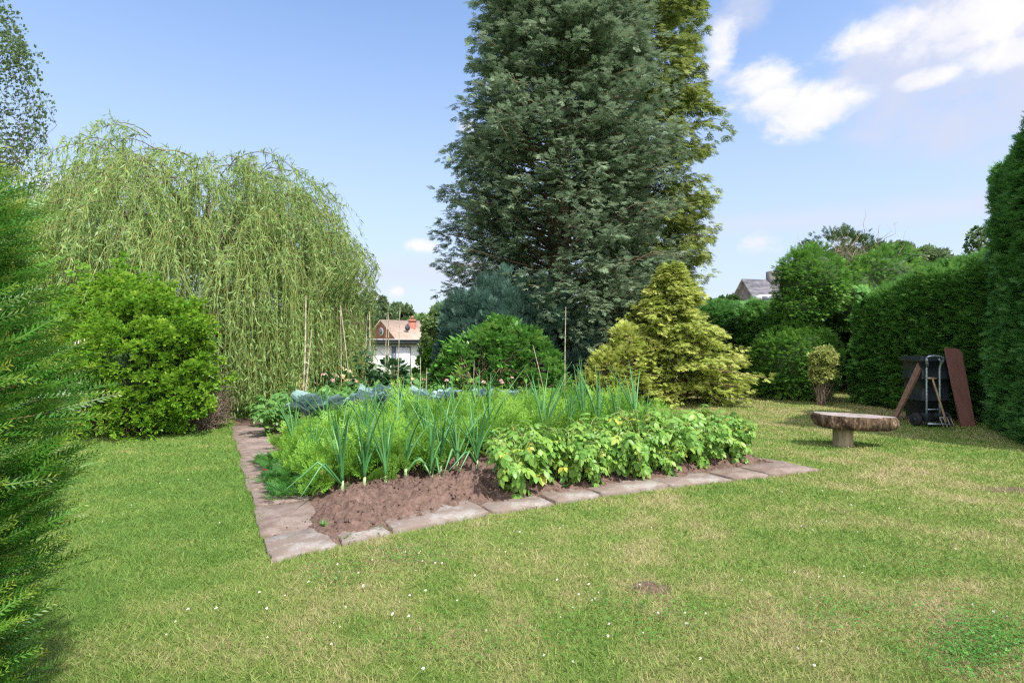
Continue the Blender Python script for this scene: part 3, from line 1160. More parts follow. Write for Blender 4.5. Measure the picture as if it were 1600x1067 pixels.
def mound(name, label, cat, loc, ells, n, K, w, size, mat, tpls, seed, depth=.45, droop=.05, var=.1, spread=.9, tintb=0., stem_mat='twig', stems=10, part='foliage', tipf=1., core=None, flat=.5, group=None, zlo=-.35, root=None, rise=0., updir=0.):
    """ells: list of ellipsoids (cx,cy,cz,rx,ry,rz) relative to loc"""
    g = rnd(seed)
    loc = np.array(loc, float)
    root = root or thing(name, label, cat, loc, group)
    E_ = np.array(ells, float)
    area = (E_[:, 3] * E_[:, 4] + E_[:, 3] * E_[:, 5] + E_[:, 4] * E_[:, 5])
    cnt = np.maximum(1, (n * area / area.sum()).astype(int))
    B, Tt = [], []
    for e, c in zip(E_, cnt):
        dv = sphere_dirs(c, g, -1, 1)
        s_ = 1 + (fbm(dv * 2.2 + e[:3], 3, seed) - .5) * var * 3 + g.normal(0, var * .35, c)
        tp = e[:3] + dv * e[3:] * s_[:, None]
        inside = np.zeros(c, bool)
        for e2 in E_:
            if e2 is e or np.allclose(e2, e): continue
            inside |= (((tp - e2[:3]) / e2[3:]) ** 2).sum(1) < .8
        ok = ~inside & (tp[:, 2] > .04)
        tp = tp[ok]
        s3 = dv[ok] / e[3:]
        bs_ = tp - nrm(s3) * depth * np.minimum(e[3:].min(), 1.5) - UP * rise
        B.append(bs_)
        Tt.append(tp)
    base, tip = np.concatenate(B), np.concatenate(Tt)
    base[:, 2] = np.maximum(base[:, 2], .02)
    if stems:
        gs = Geo()
        k3 = g.choice(len(base), min(stems * 8, len(base)), replace=False)
        r0 = np.zeros((len(k3), 3))
        r0[:, 0] = E_[0, 0] + g.normal(0, .12, len(k3))
        r0[:, 1] = E_[0, 1] + g.normal(0, .12, len(k3))
        limb_tubes(gs, r0, base[k3] * .3 + tip[k3] * .7, .012 + .012 * g.random(len(k3)), g, 6, .03, .05)
        gs.build('stems', M[stem_mat], root)
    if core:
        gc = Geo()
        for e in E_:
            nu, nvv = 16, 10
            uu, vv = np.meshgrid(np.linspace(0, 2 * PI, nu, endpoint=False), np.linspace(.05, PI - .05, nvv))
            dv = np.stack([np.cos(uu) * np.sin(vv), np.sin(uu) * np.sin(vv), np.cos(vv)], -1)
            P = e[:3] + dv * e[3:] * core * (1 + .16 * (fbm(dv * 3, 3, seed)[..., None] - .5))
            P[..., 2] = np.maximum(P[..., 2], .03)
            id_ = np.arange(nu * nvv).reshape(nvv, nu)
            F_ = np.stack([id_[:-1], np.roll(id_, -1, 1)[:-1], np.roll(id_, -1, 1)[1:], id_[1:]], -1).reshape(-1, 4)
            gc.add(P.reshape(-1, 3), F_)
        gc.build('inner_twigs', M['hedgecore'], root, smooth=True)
    pos, dr, nn, t_ = plumes(base, tip, K, w, g, .2, .0, droop, spread, flat)
    dr = dr + UP * updir
    tb = np.repeat(g.beta(2, 2.4, len(base)), K)
    tint = np.clip(tb * .6 + g.random(len(pos)) * .45 - .02 + tintb, 0, 1)
    gl = Geo()
    fill(gl, tpls, pos, dr, nn, size * .7, size * 1.3, tint, g, g.random(len(pos)) * tipf * np.clip(t_ * 1.3 - .3, 0, 1))
    gl.build(part, mat, root)
    return root


# ---- big blue-green cypress
def prof_blue(z):
    return np.interp(z, [0, 1, 3, 5, 7, 9, 11, 13, 15, 16.5], [2.6, 2.9, 3.0, 3.05, 2.9, 2.5, 2.1, 1.7, 1.0, .15])


bx = at(875, 533, 16.5)
conifer('blue_cypress_tree', 'towering blue-green cypress with ragged boughs in the middle of the garden', 'tree', (bx[0], 16.5, 0), prof_blue, .5, 16.2, 1600, 50, .52, .24, M['blue'], FROND, 11,
        rise=.22, droop=.45, var=.18, tipf=1., trunk_r=.42, zpow=.95)
# ---- tall golden green cypress behind, right
bx = at(1002, 533, 19.5)
conifer('golden_cypress_tree', 'tall yellow-green cypress standing half hidden behind the blue-green one', 'tree', (bx[0], 19.5, 0),
        lambda z: np.interp(z, [0, 3, 7, 10, 13, 16, 19], [1.8, 2.0, 2.1, 2.15, 2.0, 1.3, .2]), 1, 18.8, 900, 34, .6, .32, M['olive'], FROND, 12, rise=.2, droop=.75, var=.18, trunk_r=.35)
# ---- gold conifer shrub
bx = at(1050, 533, 14.0)
conifer('golden_conifer_shrub', 'broad golden-yellow conifer with layered drooping sprays at the foot of the cypress', 'shrub', (bx[0], 14.0, 0),
        lambda z: np.interp(z, [0, .3, 1, 1.8, 2.6, 3.4], [1.2, 1.40, 1.38, 1.0, .60, .10]), .1, 3.3, 400, 50, .30, .16, M['gold'], FROND, 13, rise=.05, droop=.38, var=.3, trunk_r=.10, arch=.06)
mound('golden_conifer_sapling', 'small spreading golden conifer growing between the blue bush and the big golden one', 'shrub', at(968, 533, 13.2) * [1, 1, 0],
      [(.15, 0, .75, .42, .36, 1.0), (-.25, -.1, .5, .55, .4, .8), (-.6, -.2, .3, .42, .35, .5)], 230, 26, .22, .15, M['gold'], FROND, 14, droop=.1, tintb=.05, updir=.15, var=.2)
# ---- blue juniper-like bushes
mound('blue_juniper_bush', 'dense grey-blue conifer bush with upright feathery shoots behind the laurel', 'shrub', at(785, 533, 14.2) * [1, 1, 0],
      [(0, 0, 1.4, 1.15, .9, 1.6), (.95, .2, 1.3, .9, .8, 1.55), (-1.0, .3, 1.2, .65, .7, 1.4), (1.9, .4, 1.0, .8, .7, 1.3)], 900, 22, .26, .24, M['juniper'], FROND, 15, depth=.5, droop=-.25, updir=.65, var=.16)
# ---- laurel
mound('laurel_bush', 'bright glossy green laurel bush with upright leafy shoots behind the vegetables', 'shrub', at(780, 533, 12.2) * [1, 1, 0],
      [(-.35, 0, .85, .85, .7, .85), (.35, .1, .9, .85, .7, .95), (0, .1, 1.05, .7, .6, .92), (-.95, .1, .6, .45, .5, .7), (1.0, -.1, .5, .45, .5, .75)], 520, 7, .2, .17, M['laurel'], WHORL, 16, depth=.5, droop=-.1, updir=.45, var=.14)


# ---- willow
def willow():
    g = rnd(21)
    c = at(330, 533, 14.0)
    root = thing('weeping_willow_tree', 'large weeping willow with pale green curtains of leaves hanging to the ground', 'tree', (c[0], 14.0, 0))
    gt = Geo()
    t_ = np.linspace(0, 1, 8)[:, None]
    gt.tubes(np.array([0, 0, 0]) + np.array([.25, .1, 3.4]) * t_ + np.sin(t_ * 5) * np.array([.08, 0, 0]), .30 * (1 - .4 * t_[:, 0]), 10)
    gt.build('trunk', M['bark'], root, smooth=True)
    # height of the crown's upper surface (local x,y)

    def top(x, y):
        r2 = (x / 4.1) ** 2 + (y / 3.6) ** 2
        base = 5.35 * np.sqrt(np.clip(1 - .82 * r2, .02, 1)) + .15
        p1 = 1.5 * np.exp(-(((x + 1.35) / .75) ** 2 + (y / 1.4) ** 2))
        p2 = .62 * np.exp(-(((x - 1.0) / .8) ** 2 + (y / 1.4) ** 2))
        dip = .18 * np.exp(-(((x - .1) / .6) ** 2)) - .45 * np.clip((x - 1.6) / 1.5, 0, 1)
        return base + p1 + p2 + dip + .5 * (fbm(np.stack([x * .9, y * .9, x * 0], -1), 3, 8) - .5)
    # arching limbs
    nl = 60
    a = g.uniform(0, 2 * PI, nl)
    rr = g.uniform(.25, 1, nl) ** .6
    ex, ey = np.cos(a) * rr * 3.4, np.sin(a) * rr * 3.0
    K = 9
    tt = np.linspace(0, 1, K)[None]
    px_ = ex[:, None] * tt ** .9
    py_ = ey[:, None] * tt ** .9
    zt = top(ex, ey)[:, None] - .45
    zz = 3.2 + (zt - 3.2) * np.sin(tt * PI / 2 * 1.0) + .35 * np.sin(tt * PI)
    P = np.stack([px_, py_, zz], -1)
    P[:, 1:-1] += g.normal(0, .07, (nl, K - 2, 3))
    gl = Geo()
    gl.tubes(P, .07 * (1 - .9 * tt) * (.6 + .5 * rr[:, None]), 5)
    # branchlets: arching shoots that carry clusters of hanging withies
    nc = 560
    a = g.uniform(0, 2 * PI, nc)
    rr = np.sqrt(g.uniform(.0, 1.0, nc)) ** .8
    cx, cy = np.cos(a) * rr * 3.75, np.sin(a) * rr * 3.25
    cz = top(cx, cy) + .05 - 1.0 * g.random(nc) ** 2
    low_ = g.random(nc) < .45
    cz[low_] -= g.uniform(.4, 3.0, low_.sum())
    cz = np.maximum(cz, 1.3)
    cx = np.where(cx > 0, cx * .93, cx)
    tuck = (cx > 2.0) & (cz < 3.4)
    cx[tuck] *= .86
    cd = nrm(np.stack([cx, cy, cx * 0], -1) + g.normal(0, 1.2, (nc, 3)) * [1, 1, 0])
    cl_ = g.uniform(.5, 1.6, nc)
    per_c = 15
    K0 = 7
    t0 = np.linspace(0, 1, K0)[None, :, None]
    C3 = np.stack([cx, cy, cz], -1)
    Pb = C3[:, None] + cd[:, None] * cl_[:, None, None] * t0 + UP * (.45 * cl_[:, None, None] * (t0 * 1.6 - 2.1 * t0 ** 2))
    gl.tubes(Pb, .011 * (1 - .6 * t0[..., 0]) * np.ones((nc, 1)), 4)
    gl.build('limbs', M['bark'], root)
    f0 = g.random((nc, per_c)) ** .7 * (K0 - 1.001)
    i0 = f0.astype(int)
    fr0 = (f0 - i0)[..., None]
    ar0 = np.arange(nc)[:, None]
    st = (Pb[ar0, i0] * (1 - fr0) + Pb[ar0, i0 + 1] * fr0).reshape(-1, 3)
    nw = len(st)
    z = st[:, 2]
    rr = np.hypot(st[:, 0] / 4.0, st[:, 1] / 3.5)
    ln = g.uniform(.45, 1.7, nw) * (.6 + .8 * np.repeat(g.random(nc), per_c))
    outer_ = (rr > .62) & (z < 3.4)
    ln[outer_] = np.maximum(ln[outer_], (z[outer_] - .15) * g.uniform(.7, 1., outer_.sum()))
    ln = np.clip(ln, .2, np.maximum(z - .12, .25))
    K = 9
    tt = np.linspace(0, 1, K)[None]
    od = nrm(np.repeat(cd, per_c, 0) + g.normal(0, .75, (nw, 3)) * [1, 1, 0])
    sw = g.uniform(.1, .55, nw) + .12 * ln
    drop = tt ** 1.35
    rise_ = g.uniform(.0, .22, nw)
    P = st[:, None] + od[:, None] * (sw[:, None, None] * (1 - (1 - tt[..., None]) ** 2.0)) + UP * (-ln[:, None, None] * drop[..., None] + rise_[:, None, None] * np.sin(np.minimum(tt * 3, 1) * PI)[..., None])
    P[:, 2:] += np.cumsum(g.normal(0, .022, (nw, K - 2, 3)) * [1, 1, 0], axis=1)
    lim = 3.05 + 1.1 * np.clip((P[..., 2] - 2.5) / 1.0, 0, 1)
    P[..., 0] = np.where(P[..., 0] > lim, lim + (P[..., 0] - lim) * .3, P[..., 0])
    gw = Geo()
    gw.tubes(P, .004 * (1 - .6 * tt) * np.ones((nw, 1)), 3)
    gw.build('withies', M['withy'], root)
    # leaves
    per = 30
    f = g.random((nw, per)) * (K - 1.001)
    i = f.astype(int)
    fr = (f - i)[..., None]
    ar = np.arange(nw)[:, None]
    pos = P[ar, i] * (1 - fr) + P[ar, i + 1] * fr
    tn = nrm(P[ar, i + 1] - P[ar, i])
    dr = tn * .75 + g.normal(0, .5, pos.shape) + UP * -.2
    keep = g.random((nw, per)) < np.clip(ln / 1.8, .4, 1)[:, None]
    pos, dr = pos[keep], dr[keep]
    tb = np.repeat((.5 * g.beta(2, 2, nw) + .5 * np.repeat(g.beta(1.4, 1.4, nc), per_c))[:, None], per, 1)[keep]
    tint = np.clip(tb * .6 + g.random(len(pos)) * .4, 0, 1)
    lv = T_([(0, 0, 0), (-.085, .4, .02), (0, 1, -.1), (.085, .4, .02)], [(0, 3, 2, 1)])
    gL = Geo()
    gL.scatter(lv, pos, dr, g.normal(0, 1, pos.shape), g.uniform(.09, .17, len(pos)), tint)
    gL.build('crown', M['willow'], root)


willow()

# ---- bright shrub left, and its dead neighbour
sh = at(205, 533, 9.3) * [1, 1, 0]
mound('bright_green_shrub', 'rounded lime-green shrub with tiny leaves in front of the willow', 'shrub', sh,
      [(0, 0, 1.0, 1.05, .9, 1.2), (.55, -.05, 1.55, .65, .6, .65), (-.1, .1, 1.75, .6, .6, .75), (-.9, 0, .9, .9, .8, 1.15), (.35, -.2, .55, .55, .6, .75), (-.3, 0, 2.15, .32, .3, .5), (.85, -.05, 1.7, .36, .36, .5), (-1.05, .2, 1.75, .5, .5, .55), (.95, -.1, .8, .4, .4, .6), (.1, -.5, 1.2, .5, .4, .5)],
      2300, 12, .20, .075, M['shrub'], WHORLS, 31, depth=.6, droop=-.2, updir=.8, var=.5, tintb=.15, core=.4)
g = rnd(33)
droot = thing('dead_shrub', 'bare grey-brown twiggy shrub between the lime-green shrub and the willow', 'shrub', at(318, 533, 9.9) * [1, 1, 0])
gd = Geo()
nb = 420
b0 = g.normal(0, .08, (nb, 3)) * [1, 1, 0]
e0 = sphere_dirs(nb, g, 0.05, 1) * [.55, .5, 1.25] * g.uniform(.5, 1, (nb, 1)) + UP * .1
limb_tubes(gd, b0, e0, np.full(nb, .006), g, 6, .05, .09)
nb2 = 900
s0 = e0[g.integers(0, nb, nb2)] * g.uniform(.5, 1, (nb2, 1))
limb_tubes(gd, s0, s0 + g.normal(0, .16, (nb2, 3)), np.full(nb2, .0035), g, 4, .02, .12)
gd.build('twigs', M['deadtwig'], droot)

# ---- birch far left
mound('birch_tree', 'airy grey-green birch rising behind the yew at the left edge', 'tree', at(-12, 533, 14.5) * [1, 1, 0],
      [(0, 0, 4.5, 1.35, 1.2, 2.6), (.1, 0, 7.3, 1.15, 1.1, 1.9), (-.4, .2, 9.2, .8, .8, 1.2)], 340, 24, .6, .07, M['birch'], WHORLS, 35, depth=.7, droop=.9, var=.28, stem_mat='bark', stems=14, part='crown', flat=.8)


# ---- yew, foreground left
def yew():
    g = rnd(41)
    root = thing('yew_bush', 'dark green yew with yellow-tipped needle shoots filling the left foreground', 'shrub', (-2.42, 1.72, 0))
    # conical crown: radius by height
    zp = [0, .3, .55, .85, 1.15, 1.35, 1.6, 1.95, 2.1, 2.25, 2.45]
    rp = [.62, .70, .76, .82, .86, .84, .78, .70, .62, .42, .10]
    gt = Geo()
    zz = np.linspace(0, 2.2, 8)
    gt.tubes(np.stack([zz * 0, zz * 0, zz], -1), .09 * (1 - .8 * zz / 2.2), 8)
    gt.build('trunk', M['bark'], root, smooth=True)
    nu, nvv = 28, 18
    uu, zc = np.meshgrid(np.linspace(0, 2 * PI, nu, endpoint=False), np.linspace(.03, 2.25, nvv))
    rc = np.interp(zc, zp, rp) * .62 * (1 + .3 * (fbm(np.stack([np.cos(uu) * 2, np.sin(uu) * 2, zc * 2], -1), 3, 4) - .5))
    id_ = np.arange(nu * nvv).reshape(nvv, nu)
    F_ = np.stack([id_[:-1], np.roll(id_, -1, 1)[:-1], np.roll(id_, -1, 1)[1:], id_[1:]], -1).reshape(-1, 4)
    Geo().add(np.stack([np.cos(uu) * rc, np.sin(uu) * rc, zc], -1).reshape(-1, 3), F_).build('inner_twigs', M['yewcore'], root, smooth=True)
    n = 1900
    z = g.uniform(.03, 2.4, n)
    a = g.uniform(0, 2 * PI, n)
    near = (np.cos(a - R(-40)) > -.3) | (g.random(n) < .45)      # thinner round the back
    z, a = z[near], a[near]
    n = len(z)
    r_ = np.interp(z, zp, rp) * .90 * (1 + g.normal(0, .07, n) + .35 * (fbm(np.stack([np.cos(a) * 2.5, np.sin(a) * 2.5, z * 2.2], -1), 3, 6) - .5))
    out = np.stack([np.cos(a), np.sin(a), a * 0], -1)
    tip = out * r_[:, None] + UP * z[:, None]
    base = out * (r_ * .45)[:, None] + UP * (z - .10 - .1 * g.random(n))[:, None]
    gb = Geo()
    limb_tubes(gb, base, tip, np.full(n, .0035), g, 4, .04, .03)
    gb.build('branches', M['twig'], root)
    pos, dr, nn, t_ = plumes(base, tip, 7, .13, g, .4, .04, -.02, .85, .3, .6)
    # leading shoot at each tip
    pos = np.concatenate([pos, tip - out * .12])
    dr = np.concatenate([dr, out + UP * .15 + g.normal(0, .2, (n, 3))])
    nn = np.concatenate([nn, UP + g.normal(0, .3, (n, 3))])
    dr = dr + UP * .10
    m_ = len(pos)
    nn = nn * .6 + nrm((pos - UP * 1.2) * [1, 1, 0]) * .9 + g.normal(0, .35, pos.shape)
    tint = np.clip(np.r_[np.repeat(g.beta(2, 2.2, n), 7), g.beta(2.6, 2, n)] * .7 + g.random(m_) * .3, 0, 1)
    gl = Geo()
    tips = (.2 + .8 * g.random(m_) ** 1.3) * np.r_[np.full(n * 7, .75), np.full(n, 1.)]
    fill(gl, YEWT, pos, dr, nn, .15, .26, tint, g, tips)
    gl.build('foliage', M['yew'], root)


yew()


# ------------------------------------------------------------------ hedges
def hedge(name, label, p0, p1, thick, h0, h1, n, K, size, mat, seed, tpls=FROND, rnd_top=.35, side=-1, droopy=.1, wavy=.12, w=.14, horiz=True, base=.05, ends=(1, 1), lean=0.):
    """visible face runs p0->p1; the body lies on the right-hand side (thick)"""
    g = rnd(seed)
    p0, p1 = np.array([*p0, 0.]), np.array([*p1, 0.])
    L = np.linalg.norm(p1 - p0)
    dx = (p1 - p0) / L
    nrmv = np.array([dx[1], -dx[0], 0]) * side       # outward normal of the visible face
    root = thing(name, label, 'hedge', (p0 + p1) / 2 - nrmv * thick / 2)
    O = np.array(root.location)

    def surf(s_, q):
        """s along 0..1, q 0..1 round the section: face up, over the top, down the back"""
        hh = h0 + (h1 - h0) * s_
        Ltot = hh * 2 + thick
        d = q * Ltot
        r_ = rnd_top
        up_ = np.clip(d, 0, hh)
        ac = np.clip(d - hh, 0, thick)
        dn = np.clip(d - hh - thick, 0, hh)
        zz = up_ - dn
        off = ac
        # round the shoulders
        t1 = np.clip((zz - (hh - r_)) / r_, 0, 1)
        onface = d < hh
        onback = d > hh + thick
        inset = r_ * (1 - np.sqrt(1 - t1 ** 2 * .98))
        off = np.where(onface, inset, np.where(onback, thick - inset, off))
        e2 = np.minimum(off, thick - off)
        topdrop = np.where(~onface & ~onback, np.clip(1 - e2 / r_, 0, 1) ** 2 * r_ * .45, 0)
        zz = zz - topdrop - np.where(onface | onback, t1 ** 3 * r_ * .45, 0)
        # normals
        nf = np.where(onface, 1 - t1 * .55, np.where(onback, -(1 - t1 * .55), np.clip(1 - 2 * off / thick, -1, 1) * .6))
        nz_ = np.where(onface | onback, t1 * .8, 1.)
        P = p0 + dx * (s_ * L)[..., None] - nrmv * off[..., None] + UP * zz[..., None] - nrmv * (lean * zz)[..., None]
        NN = nrm(nrmv * nf[..., None] + UP * nz_[..., None])
        # rounded ends
        for k4, es in ((0, s_ * L), (1, (1 - s_) * L)):
            if ends[k4]:
                m4 = np.clip(1 - es / .5, 0, 1)
                P = P + (nrmv * -1 * (m4 ** 2 * .35 * np.where(onface, 1, np.where(onback, -1, 0)))[..., None]) - UP * (m4 ** 2 * .25 * (zz / hh))[..., None]
        nz2 = fbm(P * .9, 3, seed)
        P = P + NN * ((nz2 - .5) * wavy * 3)[..., None]
        return P, NN
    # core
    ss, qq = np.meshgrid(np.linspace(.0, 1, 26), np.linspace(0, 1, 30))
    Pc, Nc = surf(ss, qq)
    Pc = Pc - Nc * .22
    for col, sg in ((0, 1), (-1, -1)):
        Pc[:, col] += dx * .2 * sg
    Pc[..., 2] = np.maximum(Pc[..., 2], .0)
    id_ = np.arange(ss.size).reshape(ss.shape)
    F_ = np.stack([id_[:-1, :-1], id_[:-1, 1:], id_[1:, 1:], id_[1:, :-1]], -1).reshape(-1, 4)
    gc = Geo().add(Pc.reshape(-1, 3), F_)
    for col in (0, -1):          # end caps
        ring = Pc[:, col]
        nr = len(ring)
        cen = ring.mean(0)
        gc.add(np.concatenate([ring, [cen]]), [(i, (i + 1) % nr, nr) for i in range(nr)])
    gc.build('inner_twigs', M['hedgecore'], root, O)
    # sprays
    q = g.random(n)
    hm = (h0 + h1) / 2
    lim = (hm + thick * 1.05) / (2 * hm + thick)
    q = np.where(g.random(n) < .85, q * lim, q)       # thinner on the far side
    P, NN = surf(g.random(n), q)
    # end faces
    for k4, sgn in ((0, -1), (1, 1)):
        if ends[k4]:
            ne = int(n * thick * hm / (L * (hm * 2 + thick)) * 1.6)
            hh = h0 if k4 == 0 else h1
            off = g.random(ne) * thick
            zz = g.random(ne) * hh
            bulge = .25 * np.sin(np.clip(off / thick, 0, 1) * PI) - .2 * (zz / hh) ** 3
            Pe = (p0 if k4 == 0 else p1) + dx * (sgn * bulge)[:, None] - nrmv * off[:, None] + UP * zz[:, None]
            Pe = Pe + dx * (sgn * (fbm(Pe * .9, 3, seed) - .5) * wavy * 2)[:, None]
            P = np.concatenate([P, Pe])
            NN = np.concatenate([NN, np.broadcast_to(dx * sgn, Pe.shape) + UP * ((zz / hh) ** 4 * .6)[:, None]])
    ok = P[:, 2] > base
    P, NN = P[ok], nrm(NN[ok])
    m_ = len(P)
    tipo = NN + g.normal(0, .35, (m_, 3)) + dx * g.normal(0, .25, (m_, 1))
    base_ = P - NN * .28 - UP * .06
    tip = P + nrm(tipo) * .07 * g.random((m_, 1))
    pos, dr, nn, t_ = plumes(base_, tip, K, w, g, .25, 0, droopy, 1.1, .35, .6)
    tb = np.repeat(np.clip(g.beta(2, 2.4, m_) * .6 + .5 * (fbm(P * 1.7, 3, seed + 5) - .35), 0, 1), K)
    tint = np.clip(tb * .8 + g.random(len(pos)) * .35 - .05, 0, 1)
    gl = Geo()
    fill(gl, tpls, pos, dr, nn, size * .7, size * 1.35, tint, g, g.random(len(pos)) * np.clip(t_ * 1.5 - .6, 0, 1))
    gl.build('foliage', mat, root, O)
    return root


# mid-height clipped hedge behind the bench
hedge('clipped_hedge', 'long clipped green conifer hedge behind the bench, its top sloping up to the right', (8.95, 9.6), (8.25, 13.9), 1.5, 3.45, 2.75, 3600, 7, .17, M['hedge'], 51, side=-1, rnd_top=.7, droopy=-.05, wavy=.16)
# tall dark hedge, right edge
hedge('tall_hedge', 'very tall dense dark green hedge at the right edge of the garden', (7.35, 7.6), (8.45, 10.1), 1.8, 5.5, 4.5, 4800, 7, .17, M['tallhedge'], 52, side=-1, rnd_top=.7, droopy=-.05, wavy=.2)
# far hedge left of the topiary
hedge('far_hedge', 'low dark hedge beyond the topiary, arched over a shadowy gap', (5.9, 18.5), (8.6, 18.5), 1.4, 2.65, 2.75, 1100, 7, .18, M['tallhedge'], 53, side=1, rnd_top=.5, wavy=.2, base=.1)
hedge('sloping_hedge', 'light green clipped hedge with a sloping shoulder left of the topiary', (7.05, 14.9), (7.1, 18.0), 1.2, 1.75, 2.8, 1500, 7, .15, M['hedge'], 54, side=-1, rnd_top=.5, wavy=.12)

# topiary of two tiers
tp = at(1242, 533, 15.0) * [1, 1, 0]
mound('topiary_shrub', 'dark clipped topiary with a round ball standing on a wide mound', 'topiary', tp,
      [(0, 0, .92, 1.15, 1.0, 1.12)], 1150, 8, .12, .12, M['topiary'], FROND, 55, depth=.35, var=.07, core=.8, part='lower_tier', updir=.1, stems=4)
troot = [o for o in COL.objects if o.name.startswith('topiary_shrub')][0]
mound('x', '', '', tp, [(.45, .1, 3.0, .92, .9, .98), (.1, 0, 2.35, .65, .7, .5)], 1000, 8, .12, .12, M['topiary'], FROND, 56, depth=.35, var=.07, core=.8, part='upper_tier', updir=.15, stems=0, root=troot)
mound('dark_yew_tree', 'dark yew with bare pale twigs showing on top, behind the topiary', 'tree', at(1318, 533, 18.0) * [1, 1, 0],
      [(0, 0, 3.2, 1.5, 1.2, 1.75), (-.7, 0, 3.0, .9, .9, 1.5), (.9, 0, 3.0, 1.1, 1, 1.5), (0, 0, 1.6, 1.6, 1.2, 1.6)], 1100, 9, .2, .17, M['darkyew'], FROND, 57, depth=.35, var=.13, core=.75, stems=6, part='crown')
yroot = [o for o in COL.objects if o.name.startswith('dark_yew_tree')][0]
g = rnd(58)
gd = Geo()
nb = 60
b0 = np.stack([g.normal(-.35, .45, nb), g.normal(-1.0, .25, nb), g.uniform(3.6, 4.2, nb)], -1)
limb_tubes(gd, b0, b0 + np.stack([g.normal(0, .22, nb), g.normal(-.1, .1, nb), g.uniform(.3, .85, nb)], -1), np.full(nb, .012), g, 5, .03, .1)
b0 = np.array([[.6, 0, 4.4], [1.2, 0, 4.2], [1.7, .1, 4.0], [.9, 0, 4.3]])
limb_tubes(gd, b0, b0 + np.array([[.05, 0, 1.3], [.5, 0, 1.0], [.45, 0, 1.2], [.3, 0, .9]]), np.full(4, .012), g, 6, .02, .06)
gd.build('bare_twigs', M['deadtwig'], yroot)
mound('dense_yew_tree', 'bushy mid green conifer behind the clipped hedge, right of the bare twigs', 'tree', at(1385, 533, 16.5) * [1, 1, 0],
      [(0, 0, 2.9, 1.15, 1.0, 1.35), (-.8, 0, 2.6, .9, .9, 1.2), (.6, .2, 2.6, 1.0, .9, 1.2), (0, 0, 1.3, 1.3, 1.1, 1.3)], 1000, 9, .18, .15, M['topiary'], FROND, 59, depth=.35, var=.12, core=.75, stems=6, part='crown')
mound('grey_green_tree', 'distant grey-green tree top showing above the right hedge', 'tree', at(1450, 533, 26) * [1, 1, 0],
      [(0, 0, 4.4, 1.6, 1.4, 1.3), (-1.6, 0, 4.6, 1.3, 1.3, 1.3), (0, 0, 2.2, 2, 1.6, 2.2)], 420, 12, .4, .22, M['fartree'], WHORLS, 60, depth=.5, var=.2, stems=6, part='crown')
mound('leafy_sapling', 'thin leafy sprig poking above the hedge beside the tall hedge', 'tree', at(1533, 533, 13.0) * [1, 1, 0],
      [(0, 0, 3.4, .28, .28, .7)], 40, 8, .2, .10, M['fartree'], WHORLS, 61, depth=.8, var=.3, stems=2, part='crown')
mound('olive_shrub', 'rounded olive green shrub on the skyline left of the slate-roofed house', 'shrub', at(1135, 533, 32) * [1, 1, 0],
      [(0, 0, 2.6, 1.1, 1, 1.55), (-1.0, 0, 2.4, .9, .9, 1.5), (.6, 0, 1.5, 1.2, 1, 1.5), (-.6, 0, 1.0, 1.2, 1, 1.2)], 500, 9, .3, .2, M['darkyew'], WHORLS, 62, depth=.4, tintb=.2, core=.8, stems=3)

# pale variegated shrub with brown stems
nb_ = gnd(1284, 633)
mound('variegated_shrub', 'small cream and green variegated shrub on bare brown stems beside the topiary', 'shrub', nb_,
      [(0, 0, 1.05, .28, .26, .26), (0, 0, .75, .25, .25, .22), (.1, 0, 1.15, .22, .2, .2)], 190, 8, .12, .085, M['nandina'], WHORLS, 63, depth=.6, var=.2, stems=0, updir=.4)
vroot = [o for o in COL.objects if o.name.startswith('variegated_shrub')][0]
g = rnd(64)
gd = Geo()
n = 26
b0 = np.stack([g.normal(0, .12, n), g.normal(0, .08, n), np.zeros(n)], -1)
e0 = np.stack([g.normal(0, .18, n), g.normal(0, .12, n), g.uniform(.5, 1.0, n)], -1)
b0 *= .4
limb_tubes(gd, b0, e0, np.full(n, .014), g, 6, .0, .0)
n = 130
q = g.integers(0, 26, n)
ft = g.uniform(.3, .85, (n, 1))
b0 = b0[q] * (1 - ft) + e0[q] * ft
limb_tubes(gd, b0, b0 + np.stack([g.normal(0, .13, n), g.normal(0, .08, n), g.normal(-.08, .1, n)], -1), np.full(n, .005), g, 4, .02, .1)
gd.build('stems', M['deadtwig'], vroot)

# ------------------------------------------------------------------ far garden: garage, house, trees
def shed():
    d = 33.
    x0, x1 = -9.9, A(655) * d + .1
    zg = -.77
    root = thing('white_garage', 'low white rendered garage with a dark fascia and flat grey roof', 'garage', ((x0 + x1) / 2, d, zg))
    O = np.array(root.location)
    xw0, xw1 = A(528) * d, A(648) * d
    ztop = H - (537 - 533) / FP * d
    Geo().box((xw0, d, zg - .1), (xw1, d + 5, ztop)).build('wall', M['render'], root, O)
    Geo().box((xw0 - .45, d - .35, ztop), (xw1 + .35, d + 5.3, ztop + .22)).build('fascia', M['fascia'], root, O)
    Geo().box((xw0 - .5, d - .40, ztop + .22), (xw1 + .40, d + 5.35, ztop + .29)).build('roof', M['felt'], root, O)
    a0, a1 = A(613) * d, A(641) * d
    dz0, dz1 = -.6, ztop - .18
    Geo().box((a0 - .03, d - .04, dz0), (a1 + .03, d + .02, dz1 + .04)).build('door_frame', M['fascia'], root, O)
    Geo().box((A(619) * d, d - .07, dz0 + .05), (a1, d - .03, dz1)).build('door', M['blind'], root, O)
    Geo().box((a0, d - .065, dz0 + .05), (A(618) * d, d - .035, dz1)).build('window', M['glass'], root, O)
    gp = Geo()
    gp.tubes(np.array([[A(568) * d, d - .08, zg], [A(568) * d, d - .08, ztop]]), .05, 8)
    gp.build('drainpipe', M['pipe'], root, O)


shed()


